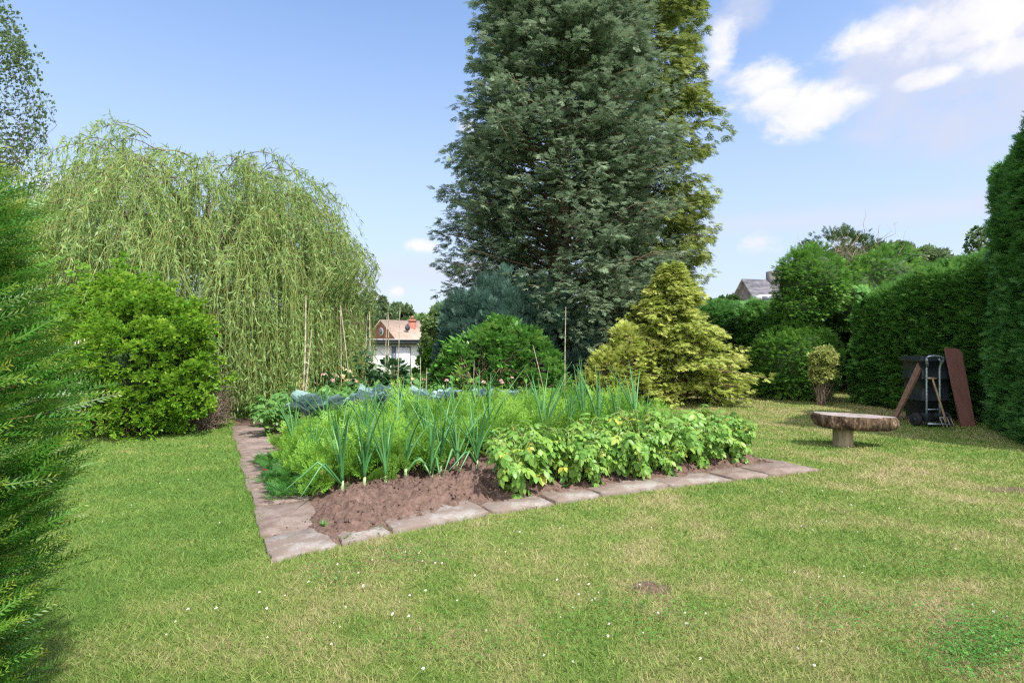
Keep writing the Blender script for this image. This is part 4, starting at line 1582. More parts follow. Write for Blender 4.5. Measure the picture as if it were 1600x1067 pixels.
def prism_house(name, label, gable, ridge_dir, length, halfw, zeave, zridge, zg, wallm, roofm, over=.25):
    """gable: apex xy; ridge_dir unit xy pointing away along the ridge"""
    rd = np.array([*ridge_dir, 0.])
    rd /= np.linalg.norm(rd)
    sd_ = np.array([rd[1], -rd[0], 0])
    g0 = np.array([*gable, 0.])
    root = thing(name, label, 'house', (*gable, zg))
    O = np.array(root.location)
    z = lambda v: UP * v
    a, b2 = g0 - sd_ * halfw, g0 + sd_ * halfw
    e = rd * length
    V = [a + z(zg), b2 + z(zg), b2 + z(zeave), g0 + z(zridge), a + z(zeave)]
    V += [v + e for v in V]
    gw = Geo().add(V, [(0, 1, 2, 3, 4)])
    gw.add(V, [(9, 8, 7, 6, 5)])
    gw.add(V, [(0, 5, 6, 1), (1, 6, 7, 2), (0, 4, 9, 5)])
    gw.build('wall', wallm, root, O)
    gr = Geo()
    th = .14
    for s_ in (-1, 1):
        ev = g0 + sd_ * s_ * (halfw + .35) + z(zeave - .35 * (zridge - zeave) / halfw)
        rg = g0 + z(zridge)
        p = [rg - rd * over, ev - rd * over, ev + e + rd * over, rg + e + rd * over]
        V = [q + z(.02) for q in p] + [q + z(th) for q in p]
        gr.add(V, [(0, 1, 2, 3), (7, 6, 5, 4), (0, 4, 5, 1), (1, 5, 6, 2), (2, 6, 7, 3), (3, 7, 4, 0)])
    rf = gr.build('roof', roofm, root, O)
    return root, O, rd, sd_, g0, rf


# red brick bungalow, gable seen obliquely
d = 62.
ap = at(597, 501, d)
root, O, rd, sdv, g0, rf = prism_house('brick_bungalow', 'red brick house with a pale tiled roof and a round gable vent beyond the garage', (ap[0], d), (.75, .66), 9.5, 4.6, ap[2] - 2.9, ap[2], -1.2, M['brick'], M['tile'])
chp = at(644, 500, d + 1)
gc = Geo().box((chp[0] - .36, d + .7, -.5), (chp[0] + .36, d + 1.5, chp[2] + .1))
gc.box((chp[0] - .42, d + .64, chp[2] - .12), (chp[0] + .42, d + 1.56, chp[2] + .0))
gc.build('chimney', M['brick'], rf, O)
gp = Geo()
gp.tubes(np.array([[chp[0], d + 1.1, chp[2] + .1], [chp[0], d + 1.1, chp[2] + .5]]), .14, 8)
gp.build('chimney_pot', M['brick'], root, O)
nv3 = -rd
cc = g0 + UP * (ap[2] - 1.15) - rd * .02
gv = Geo()
gv.tubes(np.array([cc, cc - rd * .12]), .42, 16)
gv.build('round_vent', M['render'], root, O)
gv = Geo()
gv.tubes(np.array([cc - rd * .121, cc - rd * .15]), .32, 16)
gv.build('vent_glass', M['glass'], root, O)
gv = Geo()
dp = at(636, 512, d - .5)
gv.tubes(np.array([dp, dp + [.1, -.08, .02]]), .3, 12)
gv.build('satellite_dish', M['fascia'], root, O)

# slate roofed house right
d = 46.
ap = at(1163, 438, d)
root, O, rd, sdv, g0, rf = prism_house('slate_house', 'old house with a weathered grey slate roof above the far hedge', (ap[0], d), (1, .28), 8.5, 3.0, ap[2] - 3.4, ap[2], -.2, M['stonewall'], M['slate'])
cp = at(1214, 424, d)
Geo().box((cp[0] - .4, d + .3, ap[2] - 1.2), (cp[0] + .4, d + 1.1, cp[2] + .1)).build('chimney', M['stonewall'], rf, O)
wp = at(1197, 465, d - 2.2)
Geo().box((wp[0] - .55, d - 2.55, wp[2] - .3), (wp[0] + .55, d - 1.2, wp[2] + .22)).build('dormer', M['render'], rf, O)
Geo().box((wp[0] - .45, d - 2.58, wp[2] - .22), (wp[0] + .45, d - 2.56, wp[2] + .12)).build('window', M['glass'], root, O)
# pale roof glimpsed over the right hedge
pr = at(1462, 413, 32)
root, O, rd, sdv, g0, rf = prism_house('pale_house', 'sliver of a pale grey roof just over the clipped hedge', (pr[0] - 1.3, 32), (1, .05), 3.2, 2.4, pr[2] - 1.6, pr[2], 0, M['render'], M['felt'])

# far trees
def fartree(px, pyt, d, wid, label, mat, seed, zlow=-1.2, tpls=WHORLS, size=.4, var=.2, tb=0., n=420, K=9, thin=1.):
    p = at(px, pyt, d)
    hgt = p[2] - zlow
    rx = wid / FP * d / 2
    r2 = min(rx, hgt * .42)
    mound('broadleaf_tree', label, 'tree', (p[0], d, zlow), [(0, 0, hgt - r2 * .95, rx * .8, r2, r2), (-rx * .45, 0, hgt * .5, rx * .6, r2 * .9, hgt * .34), (rx * .45, 0, hgt * .5, rx * .6, r2 * .9, hgt * .36), (0, 0, hgt * .35, rx * .9, r2, hgt * .35)],
          int(n * thin), K, .14 * rx + .15, size, mat, tpls, seed, depth=.5, var=var, stems=5, stem_mat='bark', part='crown', tintb=tb, group='trees beyond the garden')


fartree(588, 462, 84, 60, 'open grey-green tree directly above the garage left side', M['fartree'], 71, thin=.7, K=8, size=.6, var=.3)
fartree(625, 480, 95, 52, 'rounded green tree behind the brick house ridge', M['fartree'], 72, size=.8)
fartree(655, 496, 90, 50, 'low light green tree right of the rounded one behind the chimney', M['fartree2'], 73, size=.7)
fartree(560, 470, 80, 70, 'dark green tree mostly hidden by the willow', M['fartree'], 74, size=.7)
fartree(684, 482, 27, 50, 'loose sage green fruit tree between the garage and the big cypress', M['fartree2'], 75, zlow=-.5, size=.17, n=600, K=8, var=.28, tb=.1)
fartree(700, 480, 60, 60, 'green tree seen past the left side of the cypress', M['fartree'], 76, size=.5)
fartree(720, 470, 40, 60, 'leafy tree hidden close behind the big cypress', M['fartree'], 77, size=.4)
fartree(480, 480, 60, 90, 'broad tree far behind the willow curtain', M['fartree'], 78, size=.5)
fartree(1040, 470, 60, 120, 'broad tree far behind the golden conifer', M['fartree'], 79, size=.5)
fartree(60, 480, 40, 130, 'low tree behind the lime-green shrub', M['fartree'], 80, size=.4)
mound('garden_shrub', 'green shrub at the right corner of the garage lawn', 'shrub', at(690, 533, 24) * [1, 1, 0] + [0, 0, -.35], [(0, 0, .9, .8, .7, 1.0), (-.7, 0, .6, .5, .5, .6)], 260, 9, .2, .14, M['shrub'], WHORLS, 81, tintb=-.25)
# distant woodland belt that closes the horizon
g = rnd(90)
n = 2600
th = g.uniform(-1.45, 1.45, n)
dd = g.uniform(150, 190, n)
hh = 6 + 7 * fbm(np.stack([th * 14, th * 0, th * 0], -1), 3, 4)
P = np.stack([np.sin(th) * dd, np.cos(th) * dd, g.random(n) ** .8 * hh - 2], -1)
K = 12
pos = np.repeat(P, K, 0) + g.normal(0, 1.6, (n * K, 3))
gl = Geo()
fill(gl, WHORLS, pos, g.normal(0, 1, pos.shape), g.normal(0, 1, pos.shape), 1.2, 2.4, np.repeat(g.random(n), K), g)
tag(gl.build('woodland', M['fartree']), 'far-off belt of woodland closing the view beyond the houses', 'woodland', kind='stuff')

# ------------------------------------------------------------------ vegetables
# carrots: feathery mass
def carrots():
    g = rnd(101)
    gl = Geo()
    A_, B_ = [], []
    for row in np.arange(1.52, 4.35, .19):
        for a in np.arange(.50, 5.55, .085):
            if row < 1.9 and a > 1.9: continue
            A_.append(a + g.normal(0, .04))
            B_.append(row + g.normal(0, .05))
    A_, B_ = np.array(A_), np.array(B_)
    tall = .24 + .30 * fbm(np.stack([A_ * 2.2, B_ * 2.2, A_ * 0], -1), 3, 7) + .12 * np.clip((A_ - 1) / 2, 0, 1)
    tall *= np.clip((A_ - .1) / .5, .7, 1)
    K = 4
    n = len(A_) * K
    a, b2, h = np.repeat(A_, K), np.repeat(B_, K), np.repeat(tall, K)
    z0 = soil_h(a, b2)
    P = np.stack([C0[0] + U[0] * a + Vv[0] * b2, C0[1] + U[1] * a + Vv[1] * b2, z0], -1)
    th = g.uniform(0, 2 * PI, n)
    lean = np.abs(g.normal(.5, .35, n))
    D = np.stack([np.cos(th) * lean, np.sin(th) * lean, np.ones(n)], -1)
    Nn = np.stack([-np.cos(th), -np.sin(th), lean], -1) + g.normal(0, .3, (n, 3))
    sz = h * g.uniform(.6, 1.2, n) * np.where(g.random(n) < .06, 1.4, 1)
    tint = np.clip(np.repeat(g.beta(2, 2, len(A_)), K) * .6 + g.random(n) * .4, 0, 1)
    which = g.integers(0, 4, n)
    for i in range(4):
        k_ = which == i
        gl.scatter(CARROT[i], P[k_], D[k_], Nn[k_], sz[k_], tint[k_], g.random(k_.sum()))
    tag(gl.build('carrot_tops', M['carrot']), 'thick mass of bright feathery carrot tops filling the middle of the bed', 'carrots', kind='stuff')
    # low dark self-sown ones spilling over the left slabs
    n = 620
    gl = Geo()
    a, b2 = g.uniform(.22, .75, n), g.uniform(1.5, 3.6, n)
    P = np.stack([C0[0] + U[0] * a + Vv[0] * b2, C0[1] + U[1] * a + Vv[1] * b2, np.full(n, .02)], -1)
    th = g.uniform(0, 2 * PI, n)
    D = np.stack([np.cos(th), np.sin(th), g.uniform(.25, .9, n)], -1)
    for i in range(4):
        k_ = slice(i, None, 4)
        gl.scatter(CARROT[i], P[k_], D[k_], UP + g.normal(0, .3, D[k_].shape), g.uniform(.13, .24, len(P[k_])), g.random(len(P[k_])))
    tag(gl.build('carrot_seedlings', M['carrotdark']), 'low darker feathery leaves spreading onto the left paving slabs', 'carrots', kind='stuff')


carrots()


# potato plants
def potato(seed, h, spreadr, matn, wilt, nstem=9, leaves=8, lsz=(.13, .21)):
    g = rnd(seed)
    root = thing('potato_plant', '', 'potato plant', (0, 0, 0))
    a = g.uniform(0, 2 * PI, nstem)
    r_ = spreadr * g.uniform(.25, 1, nstem)
    K = 7
    tt = np.linspace(0, 1, K)[None]
    zz = h * g.uniform(.6, 1.05, nstem)[:, None] * np.sin(tt * PI / 2 * 1.15)
    P = np.stack([np.cos(a)[:, None] * r_[:, None] * tt ** 1.3, np.sin(a)[:, None] * r_[:, None] * tt ** 1.3, zz], -1)
    P[:, 1:] += g.normal(0, .01, (nstem, K - 1, 3))
    gs = Geo()
    gs.tubes(P, .006 * (1 - .6 * tt) * np.ones((nstem, 1)), 5)
    gs.build('stems', M['stem'], root)
    f = g.uniform(.12, 1, (nstem, leaves)) * (K - 1.001)
    i = f.astype(int)
    fr = (f - i)[..., None]
    ar = np.arange(nstem)[:, None]
    pos = (P[ar, i] * (1 - fr) + P[ar, i + 1] * fr).reshape(-1, 3)
    n = len(pos)
    th = g.uniform(0, 2 * PI, n)
    out = np.stack([np.cos(th), np.sin(th), th * 0], -1) + nrm(pos * [1, 1, 0] + 1e-5) * .7
    D = out + UP * g.normal(.35 - wilt, .45, n)[:, None]
    sz = g.uniform(*lsz, n)
    ok = pos[:, 2] + D[:, 2] * sz > -.02
    Nn = UP + g.normal(0, .35, (n, 3)) + out * wilt * .6
    tint = np.clip(g.beta(2, 2.5, n) + (wilt * .15) * g.random(n), 0, 1)
    gl = Geo()
    for k2 in range(3):
        q = (np.arange(n) % 3 == k2) & ok
        gl.scatter(POTL[k2], pos[q], D[q], Nn[q], sz[q], tint[q])
    gl.build('leaves', M[matn], root)
    return root


protos = [potato(200 + i, .44 - .05 * (i % 2), .27, 'potato', 1.0, 13, 15, (.10, .19)) for i in range(4)]
front = [(2.28, .95), (2.6, 1.1), (2.95, 1.05), (2.4, 1.25), (3.15, .92), (3.45, 1.08), (3.75, .95), (3.3, 1.3), (3.95, 1.2), (4.35, 1.1), (4.7, 1.0), (5.0, 1.12), (5.3, 1.0), (5.5, 1.2), (4.6, 1.35), (5.15, 1.45), (4.15, .92)]
flab = ['leftmost potato plant of the front row, wilted and yellowing over bare soil', 'yellowest drooping potato plant near the left of the front row', 'third potato plant from the left along the front slabs',
        'potato plant tucked behind the leftmost one, touching the carrots', 'low potato plant leaning onto the slabs left of centre', 'full green potato plant in the middle of the front row', 'middle potato plant closest to the slabs',
        'potato plant behind the middle ones, below the leeks', 'tall potato plant just right of the middle', 'potato plant right of the gap of bare soil', 'bushy potato plant third from the right end', 'upright potato plant second from the right end',
        'dark-leaved potato plant above the last slab gap', 'outermost potato plant at the right end of the row', 'potato plant in the second line behind the bare soil gap', 'potato plant in the second line at the right end', 'small low potato plant beside the gap of bare soil']
g = rnd(210)
for i, (a, b2) in enumerate(front):
    b2 -= .33
    p = bed(a, b2)
    p[2] = float(soil_h(np.array([a]), np.array([b2]))[0]) - .01
    sca = g.uniform(.98, 1.34) if i not in (4, 16) else .8
    if i < 4:
        o = protos[i]
        o.location = p
        o.scale = (sca,) * 3
    else:
        o = copy_thing(protos[i % 4], p, g.uniform(0, 6), sca)
    tag(o, flab[i], None, 'front row of potato plants')
protos = [potato(220 + i, .52, .30, 'potatoback', .25, 11, 9, (.14, .23)) for i in range(3)]
posn = ['at the far left end, over the slabs', 'second from the left', 'third from the left', 'fourth from the left', 'behind the cabbages left of centre', 'in the middle', 'just right of the middle', 'in front of the laurel', 'below the tall single cane', 'fourth from the right', 'third from the right', 'second from the right', 'at the right end']
j = 0
for row, b2 in enumerate((5.75, 6.6, 7.4)):
    for i in range(13):
        a = .45 + i * .42 + g.normal(0, .05) + row * .1
        if a > 5.7: continue
        if a < .75 and row == 2: continue
        p = bed(a, b2 + g.normal(0, .07), .0)
        o = protos[j] if j < 3 else copy_thing(protos[j % 3], p, g.uniform(0, 6), 1)
        o.location = p
        sca = g.uniform(.95, 1.3)
        o.scale = (sca,) * 3
        tag(o, ['nearest', 'middle', 'farthest'][row] + ' back row potato plant, ' + posn[i], None, 'back rows of potato plants')
        j += 1


# leeks
def leek(a, b2, h, seed, label, bent=0, lean=.12, nleaf=7, th0=None):
    g = rnd(seed)
    p = bed(a, b2)
    p[2] = float(soil_h(np.array([a]), np.array([b2]))[0]) - .01
    root = thing('leek_plant', label, 'leek', p, 'leeks standing in the bed')
    gs = Geo()
    gs.tubes(np.array([[0, 0, -.02], [0, 0, .06], [.003, 0, .12]]), np.array([.017, .016, .015]), 8)
    gs.build('stem', M['leekstem'], root, smooth=True)
    K = 10
    tt = np.linspace(0, 1, K)[None]
    th = g.uniform(0, 2 * PI, nleaf) if th0 is None else np.where(g.random(nleaf) < .5, th0, th0 + PI) + g.normal(0, .4, nleaf)
    ln = h * g.uniform(.6, 1.05, nleaf)
    le = np.abs(g.normal(lean * 1.5, .20, nleaf)) * ln
    out = np.stack([np.cos(th), np.sin(th), th * 0], -1)
    P = out[:, None] * (le[:, None] * tt ** 1.8)[..., None] + UP * (.08 + (ln - .08)[:, None] * tt)[..., None]
    for i in range(min(bent, nleaf)):
        kp = g.uniform(.35, .6)
        tb = tt[0]
        hpk = ln[i] * kp * .8
        z = np.where(tb < kp, hpk * tb / kp, hpk * (1 - ((tb - kp) / (1 - kp)) * 1.08))
        P[i] = out[i] * (ln[i] * .75 * tb ** 1.1)[:, None] + UP * np.maximum(z + .07, .01)[:, None]
    w0 = g.uniform(.009, .0155, nleaf)
    r_ = w0[:, None] * np.interp(tt[0], [0, .15, .6, 1], [.9, 1, .8, .1])[None]
    gl = Geo()
    gl.tubes(P, r_, 6, np.clip(g.beta(2, 2, nleaf), 0, 1))
    gl.build('leaves', M['leek'], root, smooth=True)


leeks = [(.78, 1.58, .62, 2, 'nearest leek by the left corner, two leaves folded down onto the soil'), (1.0, 1.62, .66, 0, 'second leek from the left along the soil edge, tall and upright'), (1.22, 1.66, .66, 0, 'third leek from the left at the soil edge, straight thin leaves'),
         (1.66, 1.55, .60, 3, 'sprawling leek with several bent leaves in the middle of the soil edge'), (1.82, 1.70, .80, 1, 'tallest leek at the soil edge, its leaves crossing'), (2.0, 1.68, .66, 1, 'leek with one long leaf slanting right over the soil'),
         (1.42, 1.64, .55, 2, 'low leek with folded leaves between the upright leeks and the sprawling one'), (2.2, 1.62, .58, 2, 'leek beside the leftmost potato plant, its leaf curling onto the soil'),
         (.9, 2.1, .62, 0, 'leek just behind the nearest one, half buried in carrot tops'), (1.55, 2.2, .66, 0, 'leek in the carrots right behind the sprawling leek'), (1.95, 2.3, .70, 0, 'leek in the carrots behind the tallest soil edge leek'),
         (.66, 2.35, .50, 1, 'small leek at the left slabs, leaf flopping onto the paving'), (.62, 3.6, .62, 0, 'leek beside the leftmost cabbage at the left edge'), (1.05, 3.7, .62, 0, 'leek just right of the leftmost cabbage'),
         (2.35, 1.85, .50, 2, 'leek lying low behind the leftmost potato plant'), (2.62, 2.0, .72, 0, 'leek above the leftmost potato plants, dark straight leaves'), (3.25, 1.75, .72, 0, 'dark leek rising between the potato plants left of centre'), (3.35, 2.0, .80, 0, 'leek behind the dark one, leaning left'),
         (3.7, 1.9, .68, 0, 'broad leaved leek in the middle behind the potatoes'), (4.0, 2.0, .85, 0, 'tall leek fanning to the right behind the potatoes'), (4.15, 1.9, .74, 0, 'leek just right of the tall fanning one'), (4.45, 1.9, .62, 0, 'thin leek right of centre above the potato leaves'),
         (4.8, 1.95, .74, 0, 'leek second from the right end, single straight leaf'), (5.1, 2.1, .66, 0, 'rightmost leek in the bed'), (2.1, 3.2, .68, 0, 'leek standing among the carrots left of centre'), (2.6, 3.0, .70, 0, 'slanting leek in the middle of the carrots'),
         (1.4, 3.0, .66, 0, 'leek in the carrots above the second soil edge leek'), (3.2, 3.6, .72, 0, 'leek in the far carrots near the single tall cane'), (3.9, 3.3, .75, 0, 'leek in the far carrots in front of the golden conifer'), (4.6, 3.0, .72, 0, 'leek among the farthest right carrots'),
         (1.9, 4.55, .55, 0, 'thin onion-like leek near the cabbages, left of centre'), (2.9, 4.6, .55, 0, 'thin onion-like leek between the cabbages, centre'), (3.6, 4.6, .5, 0, 'thin onion-like leek at the right end of the cabbages')]
for i, (a, b2, h, bt, lab) in enumerate(leeks):
    leek(a, b2 - (.19 if i < 8 else 0), h * 1.36, 300 + i, lab, bt, .16 if i > 7 else .19, 8 if i < 30 else 10)


# cabbages
def cabbage(a, b2, s, seed, label):
    g = rnd(seed)
    root = thing('cabbage_plant', label, 'cabbage', bed(a, b2, .20), 'blue-green cabbages in a row')
    gl = Geo()
    n = 17
    for i in range(n):
        th = i * 2.4 + g.normal(0, .2)
        inner_ = i / n
        L_ = s * (.31 - .10 * (1 - inner_)) * g.uniform(.85, 1.1)
        w_ = L_ * .40
        uu, vv = np.meshgrid(np.linspace(-1, 1, 9), np.linspace(0, 1, 9))
        shape = np.sin(np.clip(vv * .93 + .09, 0, 1) * PI) ** .55
        x = uu * w_ * shape
        elev = R(92 - 36 * inner_ + g.normal(0, 9))
        curl = .5 + .9 * g.random()
        ang = elev - vv ** 1.6 * curl
        stp = np.diff(vv, axis=0, prepend=0)
        yy = np.cumsum(np.cos(ang) * L_ * stp, 0)
        zz = np.cumsum(np.sin(ang) * L_ * stp, 0) + .14 * s
        zz = zz + (np.abs(uu) ** 2) * w_ * .28 + .018 * np.sin(uu * 7 + vv * 9 + i) * np.abs(uu)
        c, s2 = math.cos(th), math.sin(th)
        P = np.stack([x * c - yy * s2, x * s2 + yy * c, zz], -1)
        id_ = np.arange(81).reshape(9, 9)
        F_ = np.stack([id_[:-1, :-1], id_[:-1, 1:], id_[1:, 1:], id_[1:, :-1]], -1).reshape(-1, 4)
        gl.add(P.reshape(-1, 3), F_, np.clip(g.beta(2, 2), 0, 1), (np.abs(uu) < .12).ravel() * .8)
    gl.build('leaves', M['cabbage'], root, smooth=True)
    gs = Geo()
    gs.tubes(np.array([[0, 0, -.05], [0, 0, .16 * s]]), .02, 7)
    gs.build('stem', M['stem'], root)


cabs = [(.95, 4.75, 1.3, 'leftmost blue-green cabbage beside the leaning canes'), (1.30, 4.9, 1.1, 'cabbage next to the leftmost one, partly behind it'), (1.85, 5.0, 1.35, 'large pale veined cabbage left of centre, leaves curled over'),
        (2.15, 5.15, 1.35, 'steel-blue cabbage directly right of the large pale one'), (2.75, 5.1, 1.2, 'cabbage with one bright edge in the middle of its row'), (3.3, 5.25, 1.2, 'blue cabbage behind the two short canes'),
        (4.0, 5.2, 1.15, 'dark blue cabbage second from the right'), (4.45, 5.2, 1.0, 'rightmost cabbage, nearly hidden by carrot tops')]
for i, (a, b2, s, lab) in enumerate(cabs):
    cabbage(a, b2 - .1, s * 1.12, 400 + i, lab)

# beans, roses and flowers beyond the bed
def flowers(name, label, cat, loc, ells, n, K, w, size, mat, seed, petal, npet, psz, **kw):
    root = mound(name, label, cat, loc, ells, n, K, w, size, mat, kw.pop('tpls', WHORLS), seed, stem_mat='stem', **kw)
    g = rnd(seed + 1)
    E_ = np.array(ells)
    e = E_[g.integers(0, len(E_), npet)]
    dv = sphere_dirs(npet, g, .1, 1)
    c = e[:, :3] + dv * e[:, 3:] * 1.05
    K2 = 16
    P = np.repeat(c, K2, 0)
    D = nrm(g.normal(0, 1, P.shape) + UP * .3)
    gf = Geo()
    gf.scatter(rhomb(.4), P, D, g.normal(0, 1, P.shape), g.uniform(.7, 1.2, len(P)) * psz, np.repeat(g.random(npet), K2))
    gf.build('flowers', petal, root)
    return root


flowers('cream_hydrangea', 'low shrub covered in cream flower heads between the willow and the garage', 'shrub', at(528, 533, 13.0) * [1, 1, 0], [(0, 0, .45, .42, .4, .42), (-.45, 0, .4, .35, .4, .38)], 160, 7, .15, .1, M['potatoback'], 120, M['cream'], 60, .075)
flowers('pink_rose_bush', 'bush with pale pink and white roses by the willow edge', 'shrub', at(495, 533, 12.4) * [1, 1, 0], [(0, 0, .5, .35, .35, .45)], 110, 7, .15, .09, M['bean'], 122, M['pink'], 14, .05)
mound('creamy_foliage_plant', 'low plant of yellow-cream leaves at the far left of the back rows', 'plant', at(452, 533, 11.4) * [1, 1, 0], [(0, 0, .38, .42, .35, .38)], 120, 7, .15, .09, M['nandina'], WHORLS, 124, stem_mat='stem', tintb=.1)
flowers('yellow_flower_clump', 'clump of yellow-cream flowers in front of the garage door', 'plant', at(650, 533, 12.6) * [1, 1, 0], [(0, 0, .38, .45, .35, .36), (-.5, .1, .35, .3, .3, .3)], 140, 7, .15, .09, M['potatoback'], 126, M['cream'], 26, .05)
for i, (px, lab) in enumerate([(567, 'dark-leaved climbing bean on the leftmost pair of canes by the garage'), (592, 'low bushy bean plant between two cane pairs'), (612, 'broad-leaved bean plant in front of the garage door')]):
    mound('bean_plant', lab, 'bean plant', at(px, 533, 11.3 + .2 * i) * [1, 1, 0], [[(0, 0, .5, .22, .2, .5), (0, 0, 1.0, .1, .1, .3)], [(0, 0, .42, .28, .25, .42)], [(0, 0, .6, .30, .25, .5), (.1, 0, .9, .18, .15, .2)]][i], 70, 5, .14, .13, M['bean'], [oval(.42, .05, .15)] * 2, 130 + i, stem_mat='stem', group='beans climbing canes behind the bed')
# potato blossoms in front of the laurel
g = rnd(140)
bl = None
for i, (px, py) in enumerate([(698, 594), (783, 594), (800, 590), (756, 597), (613, 600), (785, 598), (505, 585)]):
    p = at(px, py, 11.0)
    if i == 0:
        bl = thing('potato_blossom', 'small pale pink blossom on a stalk above the back row foliage', 'flower', p, 'pale blossoms above the back rows')
        gf = Geo()
        dv = sphere_dirs(24, g, -.2, 1)
        gf.scatter(rhomb(.4), dv * .005, dv, g.normal(0, 1, dv.shape), .04, g.random(24))
        gf.build('petals', M['pink'], bl)
        gf = Geo().tubes(np.array([[0, 0, -.35], [0, 0, 0]]), .004, 4)
        gf.build('stalk', M['stem'], bl)
    else:
        copy_thing(bl, p, i, g.uniform(.8, 1.2))


# canes
def cane(pt, pb, dt, db, label, r_=.009):
    T1, B1 = at(*pt, dt), at(*pb, db)
    # run down to the soil
    dz = nrm((B1 - T1)[None])[0]
    k_ = (T1[2] + .05) / -dz[2]
    B1 = T1 + dz * k_
    L_ = np.linalg.norm(T1 - B1)
    K = 14
    tt = np.linspace(0, 1, K)[:, None]
    g = rnd(int(pt[0] * 3 + pt[1]))
    P = B1 + (T1 - B1) * tt + np.sin(tt * PI) * g.normal(0, .012, 3)
    rr = r_ * (1 - .25 * tt[:, 0])
    # nodes
    P2, r2 = [], []
    for i in range(K):
        P2 += [P[i] - dz * -.004, P[i], P[i] + dz * -.004]
        r2 += [rr[i], rr[i] * 1.22, rr[i]]
    o = Geo().tubes(np.array(P2), np.array(r2), 7).build('garden_cane', M['cane'], None, B1, smooth=True)
    return tag(o, label, 'cane', 'bamboo canes in and behind the bed')


CN = [((478, 462), (470, 645), 8.9, 8.7, 'thick pale cane, the tallest of the leaning pair left of the bed', .014), ((487, 515), (473, 655), 8.9, 8.8, 'shorter cane crossing the tallest one at the left of the bed', .012),
      ((463, 620), (462, 665), 8.5, 8.5, 'short stub cane beside the leaning pair', .008),
      ((532, 480), (533, 600), 11.5, 11.5, 'upright cane before the willow, left one of a crossed pair', .011), ((532, 478), (546, 600), 11.6, 11.3, 'slanting cane before the willow, right one of a crossed pair', .011),
      ((577, 487), (578, 600), 11.4, 11.4, 'grey upright cane in front of the garage left wall', .014), ((574, 492), (569, 600), 11.5, 11.3, 'thin cane leaning left beside the grey upright one', .009),
      ((605, 488), (602, 600), 11.6, 11.5, 'left cane of the close pair in front of the white wall', .009), ((607, 488), (606, 600), 11.6, 11.7, 'right cane of the close pair in front of the white wall', .012),
      ((625, 480), (621, 615), 11.0, 10.8, 'long thin cane crossing the garage door', .009), ((642, 560), (643, 610), 11.0, 11.0, 'short cane right of the garage door', .009),
      ((657, 558), (657, 620), 10.2, 10.2, 'short pale cane with its top level with the garage base', .010), ((667, 575), (667, 635), 9.8, 9.8, 'shortest cane of the three before the far lawn', .010),
      ((884, 480), (883, 620), 11.0, 11.0, 'tall dark cane standing alone between laurel and golden conifer', .011), ((833, 540), (850, 615), 11.0, 10.9, 'slanting twiggy cane in front of the laurel', .009),
      ((741, 563), (738, 615), 10.8, 10.8, 'thin cane in front of the left half of the laurel', .007)]
for c in CN:
    cane(*c)
p = gnd(502, 777)
o = Geo().tubes(np.array([p - UP * .05, p + [0.005, 0, .27]]), .012, 7).build('marker_stake', M['handle'], None, p)
tag(o, 'short weathered wooden marker stake at the left end of the carrot row', 'stake')

# small furniture near garage
d = 21.
p = at(636, 533, d)
root = thing('garden_bench', 'dark metal frame garden seat on the lawn before the garage', 'bench', (p[0], d, -.35))
gb = Geo()
for dx_ in (-.45, .45):
    for dy_ in (-.2, .2):
        gb.tubes(np.array([[dx_, dy_, 0], [dx_, dy_, .85 if dy_ > 0 else .6]]), .02, 6)
gb.build('frame', M['fascia'], root)
gb = Geo()
for q in (-.2, -.07, .07, .2):
    gb.box((-.5, q - .05, .42), (.5, q + .05, .45))
gb.build('seat', M['fascia'], root)
p = at(658, 533, 17.)
o = Geo().box((-.28, -.15, 0), (.28, .15, .28)).box((-.31, -.18, .28), (.31, .18, .32)).box((-.24, -.17, .06), (.24, -.152, .22)).build('planter_box', M['flower_box'], None, (0, 0, 0), bevel=.01)
o.location = (p[0], 17., -.18)
tag(o, 'grey plastic planter box on the far lawn behind the short canes', 'planter')

